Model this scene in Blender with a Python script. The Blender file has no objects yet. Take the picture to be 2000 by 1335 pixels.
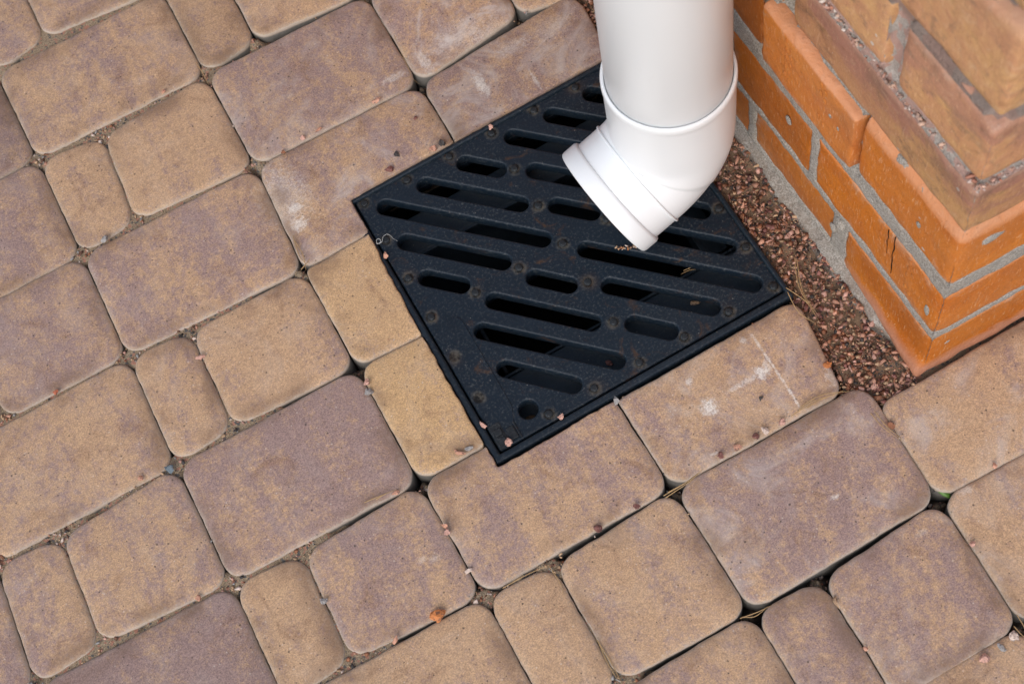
import bpy, bmesh, math, random
import numpy as np
from mathutils import Vector, Matrix, noise

random.seed(11)
RNG = np.random.default_rng(11)
SC = bpy.context.scene
COL = SC.collection
R = math.radians

# ------------------------------------------------------------------ camera
cam_d = bpy.data.cameras.new('camera')
cam = bpy.data.objects.new('camera', cam_d)
COL.objects.link(cam)
c_right = Vector((0.87489, -0.46723, -0.12751)).normalized()
c_fwd = Vector((0.07675, 0.39371, -0.91603)).normalized()
c_up = c_right.cross(c_fwd).normalized()
cam.matrix_world = Matrix((
    (c_right.x, c_up.x, -c_fwd.x, 0.20453),
    (c_right.y, c_up.y, -c_fwd.y, -1.08175),
    (c_right.z, c_up.z, -c_fwd.z, 1.28440),
    (0, 0, 0, 1)))
cam_d.sensor_width = 36.0
cam_d.lens = 55.485
cam_d.clip_start = 0.02
cam_d.clip_end = 200.0
cam_d.dof.use_dof = True
cam_d.dof.focus_distance = 1.375
cam_d.dof.aperture_fstop = 10.0
SC.camera = cam

# ------------------------------------------------------------------ world, sun, exposure
SUN_EL, SUN_AZ = R(44), R(221)          # azimuth of the sun measured from +Y clockwise
world = bpy.data.worlds.new('World')
SC.world = world
world.use_nodes = True
wn = world.node_tree.nodes
wn.clear()
sky = wn.new('ShaderNodeTexSky')
sky.sky_type = 'NISHITA'
sky.sun_disc = False
sky.sun_elevation = SUN_EL
sky.sun_rotation = SUN_AZ
sky.air_density = 1.0
sky.dust_density = 2.5
sky.ozone_density = 0.6
hsv = wn.new('ShaderNodeHueSaturation')
hsv.inputs['Saturation'].default_value = 0.75
bg = wn.new('ShaderNodeBackground')
bg.inputs['Strength'].default_value = 0.148
wo = wn.new('ShaderNodeOutputWorld')
world.node_tree.links.new(sky.outputs[0], hsv.inputs['Color'])
world.node_tree.links.new(hsv.outputs[0], bg.inputs['Color'])
world.node_tree.links.new(bg.outputs[0], wo.inputs['Surface'])

sun_d = bpy.data.lights.new('sun', 'SUN')
sun_d.energy = 0.85
sun_d.angle = R(30)
sun_d.color = (1.0, 0.985, 0.97)
sun = bpy.data.objects.new('sun', sun_d)
COL.objects.link(sun)
sdir = Vector((math.sin(SUN_AZ) * math.cos(SUN_EL), math.cos(SUN_AZ) * math.cos(SUN_EL), math.sin(SUN_EL)))
sun.rotation_euler = sdir.to_track_quat('Z', 'Y').to_euler()
sun.location = sdir * 5

SC.view_settings.view_transform = 'Standard'
SC.view_settings.look = 'None'
SC.view_settings.exposure = 0.32
SC.view_settings.gamma = 1.0
SC.view_settings.use_curve_mapping = False
SC.render.engine = 'CYCLES'
SC.cycles.max_bounces = 6

# ------------------------------------------------------------------ helpers
def tag(o, label=None, cat=None, group=None, kind=None):
    if label: o['label'] = label
    if cat: o['category'] = cat
    if group: o['group'] = group
    if kind: o['kind'] = kind
    return o

def empty(name, loc=(0, 0, 0), rz=0.0):
    o = bpy.data.objects.new(name, None)
    o.empty_display_size = 0.05
    o.location = loc
    o.rotation_euler = (0, 0, rz)
    COL.objects.link(o)
    return o

def link_mesh(name, me, mats=None, parent=None, smooth=True):
    if mats is not None:
        for m in (mats if isinstance(mats, (list, tuple)) else [mats]):
            me.materials.append(m)
    if smooth:
        me.polygons.foreach_set('use_smooth', [True] * len(me.polygons))
    o = bpy.data.objects.new(name, me)
    COL.objects.link(o)
    if parent is not None:
        o.parent = parent
    return o

def from_py(name, verts, faces, mats=None, parent=None, smooth=True, loc=None):
    me = bpy.data.meshes.new(name)
    me.from_pydata([tuple(map(float, v)) for v in verts], [], faces)
    me.update()
    o = link_mesh(name, me, mats, parent, smooth)
    if loc is not None:
        o.location = loc
    return o

def from_bm(name, bm, mats=None, parent=None, smooth=True, loc=None):
    me = bpy.data.meshes.new(name)
    bm.normal_update()
    bm.to_mesh(me)
    bm.free()
    o = link_mesh(name, me, mats, parent, smooth)
    if loc is not None:
        o.location = loc
    return o

def bm_box(bm, x0, x1, y0, y1, z0, z1, bevel=0.0, seg=2):
    r = bmesh.ops.create_cube(bm, size=1.0)
    vs = r['verts']
    for v in vs:
        v.co = Vector((x0 + (v.co.x + .5) * (x1 - x0), y0 + (v.co.y + .5) * (y1 - y0), z0 + (v.co.z + .5) * (z1 - z0)))
    if bevel > 0:
        es = list({e for v in vs for e in v.link_edges})
        bmesh.ops.bevel(bm, geom=es, offset=bevel, segments=seg, affect='EDGES', profile=0.5)

def nz(x, y, z=0.0, s=1.0):
    return noise.noise(Vector((x * s, y * s, z * s)))

# ------------------------------------------------------------------ material kit
class M:
    def __init__(s, name):
        s.m = bpy.data.materials.new(name)
        s.m.use_nodes = True
        s.nt = s.m.node_tree
        s.n = s.nt.nodes
        s.n.clear()
        s.out = s.n.new('ShaderNodeOutputMaterial')
        s.b = s.n.new('ShaderNodeBsdfPrincipled')
        s.nt.links.new(s.b.outputs[0], s.out.inputs[0])
    def L(s, a, b):
        s.nt.links.new(a, b)
    def put(s, sock, v):
        if isinstance(v, (int, float)):
            sock.default_value = v
        elif isinstance(v, (tuple, list)):
            sock.default_value = tuple(v) + ((1.0,) if len(v) == 3 and len(sock.default_value) == 4 else ())
        else:
            s.L(v, sock)
    def math(s, op, a, b=0.0, c=None, clamp=False):
        n = s.n.new('ShaderNodeMath'); n.operation = op; n.use_clamp = clamp
        s.put(n.inputs[0], a); s.put(n.inputs[1], b)
        if c is not None: s.put(n.inputs[2], c)
        return n.outputs[0]
    def vmath(s, op, a, b=(0, 0, 0)):
        n = s.n.new('ShaderNodeVectorMath'); n.operation = op
        s.put(n.inputs[0], a)
        s.put(n.inputs[1], b)
        return n.outputs['Value'] if op in ('LENGTH', 'DISTANCE', 'DOT_PRODUCT') else n.outputs[0]
    def mix(s, f, a, b, mode='MIX'):
        n = s.n.new('ShaderNodeMix'); n.data_type = 'RGBA'; n.blend_type = mode
        s.put(n.inputs[0], f); s.put(n.inputs[6], a); s.put(n.inputs[7], b)
        return n.outputs[2]
    def noise(s, vec, scale, detail=4, rough=.55, dist=0.0):
        n = s.n.new('ShaderNodeTexNoise'); s.L(vec, n.inputs['Vector'])
        n.inputs['Scale'].default_value = scale; n.inputs['Detail'].default_value = detail
        n.inputs['Roughness'].default_value = rough; n.inputs['Distortion'].default_value = dist
        return n.outputs['Fac']
    def voro(s, vec, scale, feature='F1', out='Distance', rnd=1.0):
        n = s.n.new('ShaderNodeTexVoronoi'); s.L(vec, n.inputs['Vector']); n.feature = feature
        n.inputs['Scale'].default_value = scale; n.inputs['Randomness'].default_value = rnd
        return n.outputs[out]
    def ss(s, v, a, b):      # smoothstep a..b -> 0..1
        n = s.n.new('ShaderNodeMapRange'); n.interpolation_type = 'SMOOTHSTEP'
        s.put(n.inputs['Value'], v); n.inputs['From Min'].default_value = a; n.inputs['From Max'].default_value = b
        return n.outputs['Result']
    def scale(s, vec, xyz):
        n = s.n.new('ShaderNodeMapping'); s.L(vec, n.inputs['Vector']); n.inputs['Scale'].default_value = xyz
        return n.outputs[0]
    def obj(s):
        return s.n.new('ShaderNodeTexCoord').outputs['Object']
    def pos(s):
        return s.n.new('ShaderNodeNewGeometry').outputs['Position']
    def info(s):
        return s.n.new('ShaderNodeObjectInfo')
    def attr(s, name, out='Fac'):
        n = s.n.new('ShaderNodeAttribute'); n.attribute_name = name
        return n.outputs[out]
    def sep(s, col):
        n = s.n.new('ShaderNodeSeparateColor'); s.L(col, n.inputs[0])
        return n.outputs
    def xyz(s, v):
        n = s.n.new('ShaderNodeSeparateXYZ'); s.L(v, n.inputs[0])
        return n.outputs
    def bump(s, h, strength, dist=0.001, normal=None):
        n = s.n.new('ShaderNodeBump'); s.L(h, n.inputs['Height'])
        n.inputs['Strength'].default_value = strength; n.inputs['Distance'].default_value = dist
        if normal is not None: s.L(normal, n.inputs['Normal'])
        return n.outputs[0]
    def set(s, **k):
        for kk, v in k.items():
            s.put(s.b.inputs[kk.replace('_', ' ')], v)
        return s.m

PEBBLES = [
 (0.1432, -0.7164, 0, 0.0059, 'orange', 'rough orange brick chip, biggest and brightest of the loose chips, on a joint'),
 (0.0285, -0.2374, 0, 0.0038, 'grey', 'round grey pebble in the joint under the narrow upright paver at left'),
 (-0.0713, -0.3574, 0, 0.0029, 'red', 'red chip on the joint line near the left edge of the photo'),
 (0.3179, -0.2422, 0, 0.0042, 'salmon', 'long salmon chip stuck in the joint above the grate left corner paver'),
 (0.2562, -0.2397, 0, 0.0027, 'salmon', 'middle chip of the loose row on the joint above the long cut paver'),
 (0.2386, -0.2405, 0, 0.0025, 'pink', 'flat pink chip in the joint just below the streaked purple paver'),
 (0.2165, -0.243, 0, 0.0022, 'rust', 'small brown chip, lowest of the row under the streaked purple paver'),
 (0.1411, -0.1164, 0, 0.0023, 'salmon', 'lone salmon chip on the joint of the top left tan paver'),
 (0.3643, -0.6269, 0.001, 0.0038, 'grey', 'whitish grey pebble wedged between the drain frame and two pavers'),
 (0.2656, -0.6104, -0.003, 0.0036, 'pink', 'knobbly pink chip sitting on the drain frame bottom corner'),
 (0.2537, -0.5848, -0.003, 0.0029, 'pink', 'upright pink flake leaning between grate and frame near the bottom corner'),
 (0.3157, -0.6128, -0.003, 0.0027, 'pink', 'pink chip on the lower frame edge right of the corner hole'),
 (0.3988, -0.3241, -0.003, 0.0032, 'pink', 'pink chip resting on the far frame edge beside the row of rivets'),
 (0.3403, -0.3178, 0, 0.0041, 'salmon', 'crumbly salmon chip on the paver, close to the far frame edge'),
 (0.2957, -0.3162, 0, 0.0036, 'maroon', 'dark maroon pebble on the paver by the left part of the frame'),
 (0.351, -0.3174, 0, 0.0032, 'dark', 'black chip on the paver beside the joint that meets the frame'),
 (0.3091, -0.3046, 0, 0.0024, 'dark', 'small dark brown pebble alone on the cut paver above the frame'),
 (0.3408, -0.2788, 0, 0.0022, 'maroon', 'tiny maroon pebble in the middle of the cut paver above the frame'),
 (0.2526, -0.3925, -0.004, 0.0031, 'salmon', 'salmon chip lying on the left rim of the drain frame'),
 (0.4774, -0.5635, -0.047, 0.0047, 'tan', 'pale brown rough stone seen through a long slot of the grate'),
 (0.3805, -0.574, -0.047, 0.003, 'maroon', 'reddish pebble on the ledge seen at the end of a slot'),
 (0.5363, -0.6909, 0, 0.0034, 'orange', 'pointed orange chip on the right end of the chalk scratched paver'),
 (0.4713, -0.6871, 0, 0.0024, 'dark', 'dark oval seed husk on the chalk scratched paver'),
 (0.4504, -0.7146, 0, 0.0035, 'maroon', 'maroon chip in the joint below the chalk scratched paver'),
 (0.4592, -0.715, 0, 0.0033, 'pale', 'pale pink flat chip next to the maroon one in the joint'),
 (0.4748, -0.7151, 0, 0.0031, 'pink', 'pink chip at the right end of the row of chips in the joint'),
 (0.4324, -0.7145, 0, 0.0031, 'salmon', 'salmon chip at the left of the row below the scratched paver'),
 (0.4163, -0.7145, 0, 0.0033, 'maroon', 'brown chip among dark debris in the joint below the scratched paver'),
 (0.5527, -0.7632, -0.002, 0.0038, 'rust', 'red brown stone wedged between two pavers below the wall corner'),
 (0.5364, -0.9595, 0, 0.0043, 'pale', 'white and black angular stone at the right edge near the bottom'),
 (0.5061, -0.9628, 0, 0.0041, 'pink', 'pink granite chip on the joint in the bottom right corner'),
 (0.5233, -0.9633, 0, 0.0032, 'grey', 'grey flake between the pink and the white stones at bottom right'),
 (0.4307, -0.8677, 0, 0.0039, 'tan', 'flat tan flake over the joint of the narrow purple paver'),
 (0.4312, -0.911, 0, 0.0021, 'salmon', 'small salmon chip halfway down the joint right of the narrow purple paver'),
 (0.604, -0.8361, 0, 0.0024, 'salmon', 'salmon chip on the joint near the right edge of the photo'),
 (0.5512, -0.8814, 0, 0.0024, 'pink', 'pink chip on the slanting joint close to the right edge'),
 (0.2934, -0.7177, 0, 0.0033, 'maroon', 'purple red pebble on the joint of the tan square paver'),
 (0.3324, -0.7171, 0, 0.0033, 'maroon', 'speckled red chip at the upper end of the same joint'),
 (0.1831, -0.6499, 0, 0.0029, 'salmon', 'upper of two salmon chips bridging the black joint'),
 (0.182, -0.656, 0, 0.0031, 'pink', 'lower of two pink chips bridging the black joint'),
 (0.1826, -0.6946, -0.001, 0.0028, 'pale', 'pale chip near the foot of the long black joint'),
 (0.1585, -0.6018, 0, 0.0027, 'salmon', 'salmon chip on the edge of the square paver under the long joint'),
 (0.2236, -0.5987, 0, 0.0038, 'salmon', 'long salmon splinter in the joint left of the drain corner'),
 (0.2331, -0.5985, -0.001, 0.0031, 'grey', 'grey stone beside the salmon splinter left of the drain corner'),
 (0.1013, -0.7167, 0, 0.0028, 'salmon', 'salmon chip on the joint along the bottom tan paver'),
 (0.1814, -0.4976, 0, 0.003, 'pink', 'pink chip in the joint left of the yellow paver'),
 (0.1797, -0.5074, 0, 0.0032, 'grey', 'beige grey pebble just below the pink chip by the yellow paver'),
 (0.0608, -0.3964, 0, 0.0033, 'pink', 'flat pink flake overlapping the joint of the small upright paver'),
 (-0.0071, -0.4783, -0.004, 0.0044, 'blue', 'blue grey stone in the sandy gap between four pavers at left'),
 (-0.0332, -0.4738, 0, 0.0026, 'salmon', 'round salmon chip on the joint left of the blue grey stone'),
 (-0.0311, -0.5995, 0, 0.0027, 'salmon', 'salmon chip in the sandy joint above the bottom purple paver'),
 (0.0632, -0.6551, 0, 0.0031, 'grey', 'grey red pebble in the dark joint right of the narrow tan paver'),
]
NEEDLES = [
 ('pair of tan pine needles lying beside the wall gravel on the purple paver', [[(0.543, -0.7458, 0.002), (0.5443, -0.7609, 0.002), (0.551, -0.7797, 0.002)], [(0.5467, -0.7464, 0.002), (0.548, -0.7636, 0.002), (0.5525, -0.7789, 0.002)]]),
 ('fan of dry pine needles across the gap between three pavers below the drain', [[(0.356, -0.7211, 0.003), (0.3782, -0.7206, 0.003), (0.3976, -0.7173, 0.003)], [(0.3604, -0.7205, 0.003), (0.3805, -0.7209, 0.003), (0.3947, -0.7188, 0.003)], [(0.3566, -0.7235, 0.003), (0.3783, -0.7222, 0.003), (0.3869, -0.721, 0.003)]]),
 ('long pine needle bunch in the gravel beside the drain right corner', [[(0.5657, -0.5903, 0.004), (0.5535, -0.6165, 0.004), (0.5513, -0.6449, 0.004)], [(0.5665, -0.5925, 0.004), (0.5539, -0.6225, 0.004), (0.5534, -0.6496, 0.004)], [(0.5436, -0.6116, 0.004), (0.5513, -0.6324, 0.004), (0.5509, -0.652, 0.004)], [(0.5426, -0.6156, 0.004), (0.5405, -0.6372, 0.004), (0.5476, -0.654, 0.004)]]),
 ('brown grass blades tucked in the joint beside the gravel', [[(0.493, -0.7132, 0.003), (0.5083, -0.7132, 0.003), (0.5304, -0.7182, 0.003)], [(0.495, -0.7117, 0.003), (0.5165, -0.7121, 0.003), (0.5387, -0.7211, 0.003)], [(0.4993, -0.7154, 0.003), (0.5122, -0.715, 0.003), (0.5348, -0.7176, 0.003)], [(0.4843, -0.715, 0.003), (0.4975, -0.7143, 0.003), (0.5083, -0.7148, 0.003)]]),
 ('dark needle cluster in the black joint left of the yellow paver', [[(0.1861, -0.329, 0.001), (0.1825, -0.3516, 0.001), (0.1855, -0.3657, 0.001)], [(0.1855, -0.3349, 0.001), (0.1859, -0.3524, 0.001), (0.1817, -0.3682, 0.001)], [(0.1778, -0.3652, 0.001), (0.1854, -0.3626, 0.001), (0.1901, -0.3593, 0.001)]]),
 ('tuft of fine rootlets on the corner of the yellow paver', [[(0.1905, -0.4707, 0.003), (0.1856, -0.4735, 0.003), (0.187, -0.4663, 0.003)], [(0.1905, -0.4707, 0.003), (0.192, -0.4774, 0.003), (0.1943, -0.4811, 0.003)], [(0.1905, -0.4707, 0.003), (0.1947, -0.4675, 0.003), (0.1953, -0.4632, 0.003)], [(0.1905, -0.4707, 0.003), (0.1857, -0.469, 0.003), (0.182, -0.4702, 0.003)], [(0.1905, -0.4707, 0.003), (0.1966, -0.4721, 0.003), (0.2003, -0.4709, 0.003)]]),
 ('curved straw bent over the junction at the top left', [[(0.1831, -0.1045, 0.002), (0.184, -0.1218, 0.002), (0.1837, -0.1354, 0.002)]]),
 ('brown rootlet looped round the chipped paver corner', [[(0.3648, -0.1862, 0.003), (0.3594, -0.231, 0.003), (0.3575, -0.2379, 0.003), (0.3614, -0.2492, 0.003)], [(0.358, -0.2369, 0.003), (0.3466, -0.2364, 0.003), (0.3389, -0.2483, 0.003), (0.3355, -0.2428, 0.003)]]),
 ('dry straws slipped into the bottom black joint', [[(0.2479, -0.7979, -0.001), (0.2491, -0.8212, -0.001), (0.2482, -0.8397, -0.001)], [(0.2485, -0.7992, -0.001), (0.2465, -0.8173, -0.001), (0.2467, -0.8365, -0.001)]]),
 ('straw lying along the joint under the notched paver', [[(0.2007, -0.7216, -0.001), (0.224, -0.722, -0.001), (0.245, -0.724, -0.001)], [(0.2436, -0.7247, -0.001), (0.2445, -0.7428, -0.001), (0.2422, -0.7514, -0.001)]]),
 ('thin straws on the debris of the lower right junction', [[(0.3582, -0.8402, -0.004), (0.3733, -0.843, -0.004), (0.3874, -0.8438, -0.004)], [(0.3606, -0.8401, -0.004), (0.3698, -0.8449, -0.004), (0.3832, -0.8428, -0.004)]]),
 ('straw end poking out at the right edge of the photo', [[(0.5412, -0.9531, 0.001), (0.5424, -0.9622, 0.001), (0.5449, -0.9683, 0.001)], [(0.5484, -0.9468, 0.001), (0.5477, -0.9568, 0.001), (0.5455, -0.964, 0.001)]]),
 ('two thin straws below the slot near the pipe mouth', [[(0.4808, -0.5409, -0.02), (0.488, -0.5423, -0.02), (0.4932, -0.5443, -0.02)], [(0.477, -0.5427, -0.02), (0.4847, -0.5433, -0.02), (0.4906, -0.5451, -0.02)]]),
 ('tan straws along the edge of the joint left of the square paver', [[(0.1315, -0.596, 0.001), (0.1447, -0.5978, 0.001), (0.1613, -0.5996, 0.001)], [(0.1417, -0.5987, 0.001), (0.1501, -0.5989, 0.001), (0.158, -0.5992, 0.001)]]),
]
THREAD = [(0.2515, -0.3739, -0.002), (0.2514, -0.3775, -0.002), (0.2548, -0.3772, -0.002), (0.2547, -0.374, -0.002), (0.2522, -0.3737, -0.002), (0.2507, -0.3777, -0.002), (0.2554, -0.3781, -0.002), (0.2583, -0.3744, -0.002), (0.2626, -0.3733, -0.002), (0.265, -0.3761, -0.002), (0.2661, -0.3804, -0.002), (0.2682, -0.3848, -0.002)]
PAVERS = [
 (0,0.25,0.93,0.12,[[-0.5478,0.5989],[-0.3659,0.5989],[-0.3659,0.4805],[-0.5478,0.4805]],[0.017,0.017,0.017,0.017]),
 (0,0.36,0.94,0.12,[[-0.5478,0.4793],[-0.4867,0.4793],[-0.4867,0.3609],[-0.5478,0.3608]],[0.017,0.017,0.017,0.017]),
 (0,0.14,0.98,0.12,[[-0.4855,0.4793],[-0.3659,0.4793],[-0.3658,0.3609],[-0.4855,0.3609]],[0.017,0.017,0.017,0.017]),
 (0,0.7,1.03,0.12,[[-0.5478,0.3596],[-0.3658,0.3597],[-0.3658,0.2414],[-0.5477,0.2412]],[0.017,0.017,0.017,0.017]),
 (0,0.6,0.95,0.12,[[-0.5477,0.24],[-0.4867,0.2401],[-0.4867,0.1217],[-0.5478,0.1215]],[0.017,0.017,0.017,0.017]),
 (0,0.45,0.96,0.12,[[-0.4855,0.2401],[-0.3658,0.2402],[-0.3658,0.1219],[-0.4855,0.1217]],[0.017,0.017,0.017,0.017]),
 (0,0.21,0.93,0.12,[[-0.5478,0.1203],[-0.3658,0.1207],[-0.3658,0.0023],[-0.5478,0.0018]],[0.017,0.017,0.017,0.017]),
 (0,0.24,1.05,0.12,[[-0.5478,0.0006],[-0.4867,0.0008],[-0.4867,-0.1178],[-0.5479,-0.1179]],[0.017,0.017,0.017,0.017]),
 (0,0.64,1.03,0.12,[[-0.4855,0.0008],[-0.3658,0.0011],[-0.3658,-0.1175],[-0.4855,-0.1178]],[0.017,0.017,0.017,0.017]),
 (0,0.62,0.95,0.12,[[-0.5479,-0.1191],[-0.3658,-0.1187],[-0.3658,-0.2375],[-0.548,-0.2378]],[0.017,0.017,0.017,0.017]),
 (0,0.3,1.01,0.12,[[-0.548,-0.239],[-0.4868,-0.2389],[-0.4868,-0.3575],[-0.5481,-0.3576]],[0.017,0.017,0.017,0.017]),
 (0,0.58,1.04,0.12,[[-0.4856,-0.2389],[-0.3658,-0.2387],[-0.3655,-0.3575],[-0.4856,-0.3575]],[0.017,0.017,0.017,0.017]),
 (0,0.67,0.93,0.12,[[-0.5481,-0.3588],[-0.3655,-0.3587],[-0.3659,-0.4772],[-0.5485,-0.4774]],[0.017,0.017,0.017,0.017]),
 (0,0.49,1.01,0.12,[[-0.5485,-0.4786],[-0.4872,-0.4785],[-0.4883,-0.597],[-0.549,-0.5971]],[0.017,0.017,0.017,0.017]),
 (0,0.43,0.94,0.12,[[-0.486,-0.4785],[-0.366,-0.4784],[-0.3681,-0.5967],[-0.4871,-0.597]],[0.017,0.017,0.017,0.017]),
 (0,0.41,0.93,0.12,[[-0.549,-0.5983],[-0.3681,-0.5979],[-0.3685,-0.7166],[-0.5493,-0.717]],[0.017,0.017,0.017,0.017]),
 (0,0.71,1.04,0.12,[[-0.5493,-0.7182],[-0.4886,-0.7181],[-0.4884,-0.8369],[-0.5493,-0.8369]],[0.017,0.017,0.017,0.017]),
 (0,0.46,0.96,0.12,[[-0.4874,-0.7181],[-0.3685,-0.7178],[-0.3681,-0.8368],[-0.4872,-0.8369]],[0.017,0.017,0.017,0.017]),
 (0,0.69,1.0,0.12,[[-0.5493,-0.8381],[-0.3681,-0.838],[-0.3675,-0.9569],[-0.5491,-0.9569]],[0.017,0.017,0.017,0.017]),
 (0,0.67,1.04,0.12,[[-0.5491,-0.9581],[-0.4882,-0.9581],[-0.4879,-1.0769],[-0.5489,-1.0768]],[0.017,0.017,0.017,0.017]),
 (0,0.43,0.98,0.12,[[-0.487,-0.9581],[-0.3675,-0.9581],[-0.3671,-1.077],[-0.4867,-1.0769]],[0.017,0.017,0.017,0.017]),
 (0,0.49,0.98,0.12,[[-0.5489,-1.078],[-0.3671,-1.0782],[-0.3668,-1.1968],[-0.5487,-1.1967]],[0.017,0.017,0.017,0.017]),
 (0,0.2,0.96,0.12,[[-0.5487,-1.1979],[-0.4876,-1.1979],[-0.4874,-1.3166],[-0.5485,-1.3165]],[0.017,0.017,0.017,0.017]),
 (0,0.63,0.93,0.12,[[-0.4864,-1.1979],[-0.3668,-1.198],[-0.3666,-1.3166],[-0.4862,-1.3166]],[0.017,0.017,0.017,0.017]),
 (0,0.13,1.01,0.12,[[-0.5485,-1.3177],[-0.3666,-1.3178],[-0.3664,-1.4363],[-0.5483,-1.4363]],[0.017,0.017,0.017,0.017]),
 (0,0.28,0.99,0.12,[[-0.3647,0.5989],[-0.2451,0.5989],[-0.245,0.4805],[-0.3647,0.4805]],[0.017,0.017,0.017,0.017]),
 (0,0.41,0.97,0.12,[[-0.2439,0.5989],[-0.1828,0.5988],[-0.1828,0.4804],[-0.2438,0.4805]],[0.017,0.017,0.017,0.017]),
 (0,0.75,0.95,0.12,[[-0.3647,0.4793],[-0.1828,0.4792],[-0.1827,0.3609],[-0.3646,0.3609]],[0.017,0.017,0.017,0.017]),
 (0,0.37,0.95,0.12,[[-0.3646,0.3597],[-0.245,0.3597],[-0.245,0.2415],[-0.3646,0.2414]],[0.017,0.017,0.017,0.017]),
 (0,0.51,0.96,0.12,[[-0.2438,0.3597],[-0.1827,0.3597],[-0.1827,0.2415],[-0.2438,0.2415]],[0.017,0.017,0.017,0.017]),
 (0,0.33,1.02,0.12,[[-0.3646,0.2402],[-0.1827,0.2403],[-0.1828,0.1221],[-0.3646,0.1219]],[0.017,0.017,0.017,0.017]),
 (0,0.31,1.0,0.12,[[-0.3646,0.1207],[-0.245,0.1208],[-0.2449,0.0026],[-0.3646,0.0023]],[0.017,0.017,0.017,0.017]),
 (0,0.69,0.93,0.12,[[-0.2438,0.1208],[-0.1828,0.1209],[-0.1827,0.0028],[-0.2437,0.0026]],[0.017,0.017,0.017,0.017]),
 (0,0.14,0.95,0.12,[[-0.3646,0.0011],[-0.1827,0.0016],[-0.1823,-0.1165],[-0.3646,-0.1175]],[0.017,0.017,0.017,0.017]),
 (0,0.6,1.01,0.12,[[-0.3646,-0.1187],[-0.2447,-0.118],[-0.2448,-0.2371],[-0.3646,-0.2375]],[0.017,0.017,0.017,0.017]),
 (0,0.25,0.97,0.12,[[-0.2435,-0.118],[-0.1823,-0.1177],[-0.1825,-0.2368],[-0.2436,-0.2371]],[0.017,0.017,0.017,0.017]),
 (0,0.22,0.98,0.12,[[-0.3646,-0.2387],[-0.1825,-0.238],[-0.1817,-0.3574],[-0.3643,-0.3575]],[0.017,0.017,0.017,0.017]),
 (0,0.13,1.02,0.12,[[-0.3643,-0.3587],[-0.2442,-0.3586],[-0.2435,-0.4773],[-0.3647,-0.4772]],[0.017,0.017,0.017,0.017]),
 (1,0.68,1.05,0.12,[[-0.243,-0.3586],[-0.1817,-0.3586],[-0.1805,-0.4774],[-0.2423,-0.4773]],[0.017,0.017,0.017,0.017]),
 (1,0.58,1.05,0.12,[[-0.3648,-0.4784],[-0.1805,-0.4786],[-0.1875,-0.5962],[-0.3669,-0.5967]],[0.017,0.017,0.017,0.017]),
 (0,0.11,0.96,0.12,[[-0.3669,-0.5979],[-0.3067,-0.5978],[-0.3067,-0.7166],[-0.3673,-0.7166]],[0.017,0.017,0.017,0.017]),
 (1,0.7,0.85,0.12,[[-0.3055,-0.5978],[-0.1875,-0.5974],[-0.1865,-0.7164],[-0.3055,-0.7166]],[0.017,0.017,0.017,0.017]),
 (0,0.37,1.05,0.12,[[-0.3673,-0.7178],[-0.1865,-0.7176],[-0.1853,-0.8368],[-0.3669,-0.8368]],[0.017,0.017,0.017,0.017]),
 (0,0.5,1.03,0.12,[[-0.3669,-0.838],[-0.3059,-0.838],[-0.3053,-0.957],[-0.3663,-0.9569]],[0.017,0.017,0.017,0.017]),
 (0,0.29,0.95,0.12,[[-0.3047,-0.838],[-0.1853,-0.838],[-0.1845,-0.9572],[-0.3041,-0.957]],[0.017,0.017,0.017,0.017]),
 (0,0.39,0.94,0.12,[[-0.3663,-0.9581],[-0.1845,-0.9584],[-0.1839,-1.0773],[-0.3659,-1.077]],[0.017,0.017,0.017,0.017]),
 (0,0.35,1.05,0.12,[[-0.3659,-1.0782],[-0.3048,-1.0783],[-0.3045,-1.1969],[-0.3656,-1.1968]],[0.017,0.017,0.017,0.017]),
 (0,0.32,0.92,0.12,[[-0.3036,-1.0783],[-0.1839,-1.0785],[-0.1835,-1.197],[-0.3033,-1.1969]],[0.017,0.017,0.017,0.017]),
 (0,0.13,0.94,0.12,[[-0.3656,-1.198],[-0.1835,-1.1982],[-0.1833,-1.3167],[-0.3654,-1.3166]],[0.017,0.017,0.017,0.017]),
 (0,0.61,0.97,0.12,[[-0.3654,-1.3178],[-0.3042,-1.3178],[-0.3041,-1.4363],[-0.3652,-1.4363]],[0.017,0.017,0.017,0.017]),
 (0,0.29,0.93,0.12,[[-0.303,-1.3178],[-0.1832,-1.3179],[-0.1831,-1.4363],[-0.3029,-1.4363]],[0.017,0.017,0.017,0.017]),
 (0,0.74,0.98,0.12,[[-0.1816,0.5988],[0.0002,0.5986],[0.0003,0.4802],[-0.1816,0.4804]],[0.017,0.017,0.017,0.017]),
 (0,0.24,0.93,0.12,[[-0.1816,0.4792],[-0.1205,0.4791],[-0.1204,0.3608],[-0.1815,0.3609]],[0.017,0.017,0.017,0.017]),
 (0,0.14,0.94,0.12,[[-0.1193,0.4791],[0.0003,0.479],[0.0005,0.3606],[-0.1192,0.3608]],[0.017,0.017,0.017,0.017]),
 (0,0.54,0.94,0.12,[[-0.1815,0.3597],[0.0005,0.3594],[0.0005,0.2411],[-0.1815,0.2415]],[0.017,0.017,0.017,0.017]),
 (0,0.13,0.99,0.12,[[-0.1815,0.2403],[-0.1204,0.2402],[-0.1206,0.1221],[-0.1816,0.1221]],[0.017,0.017,0.017,0.017]),
 (0,0.26,1.06,0.12,[[-0.1192,0.2402],[0.0005,0.2399],[0.0001,0.122],[-0.1194,0.1221]],[0.017,0.017,0.017,0.017]),
 (1,0.18,0.99,0.12,[[-0.1816,0.1209],[0.0001,0.1208],[-0.0003,0.0024],[-0.1815,0.0028]],[0.017,0.017,0.017,0.017]),
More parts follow.
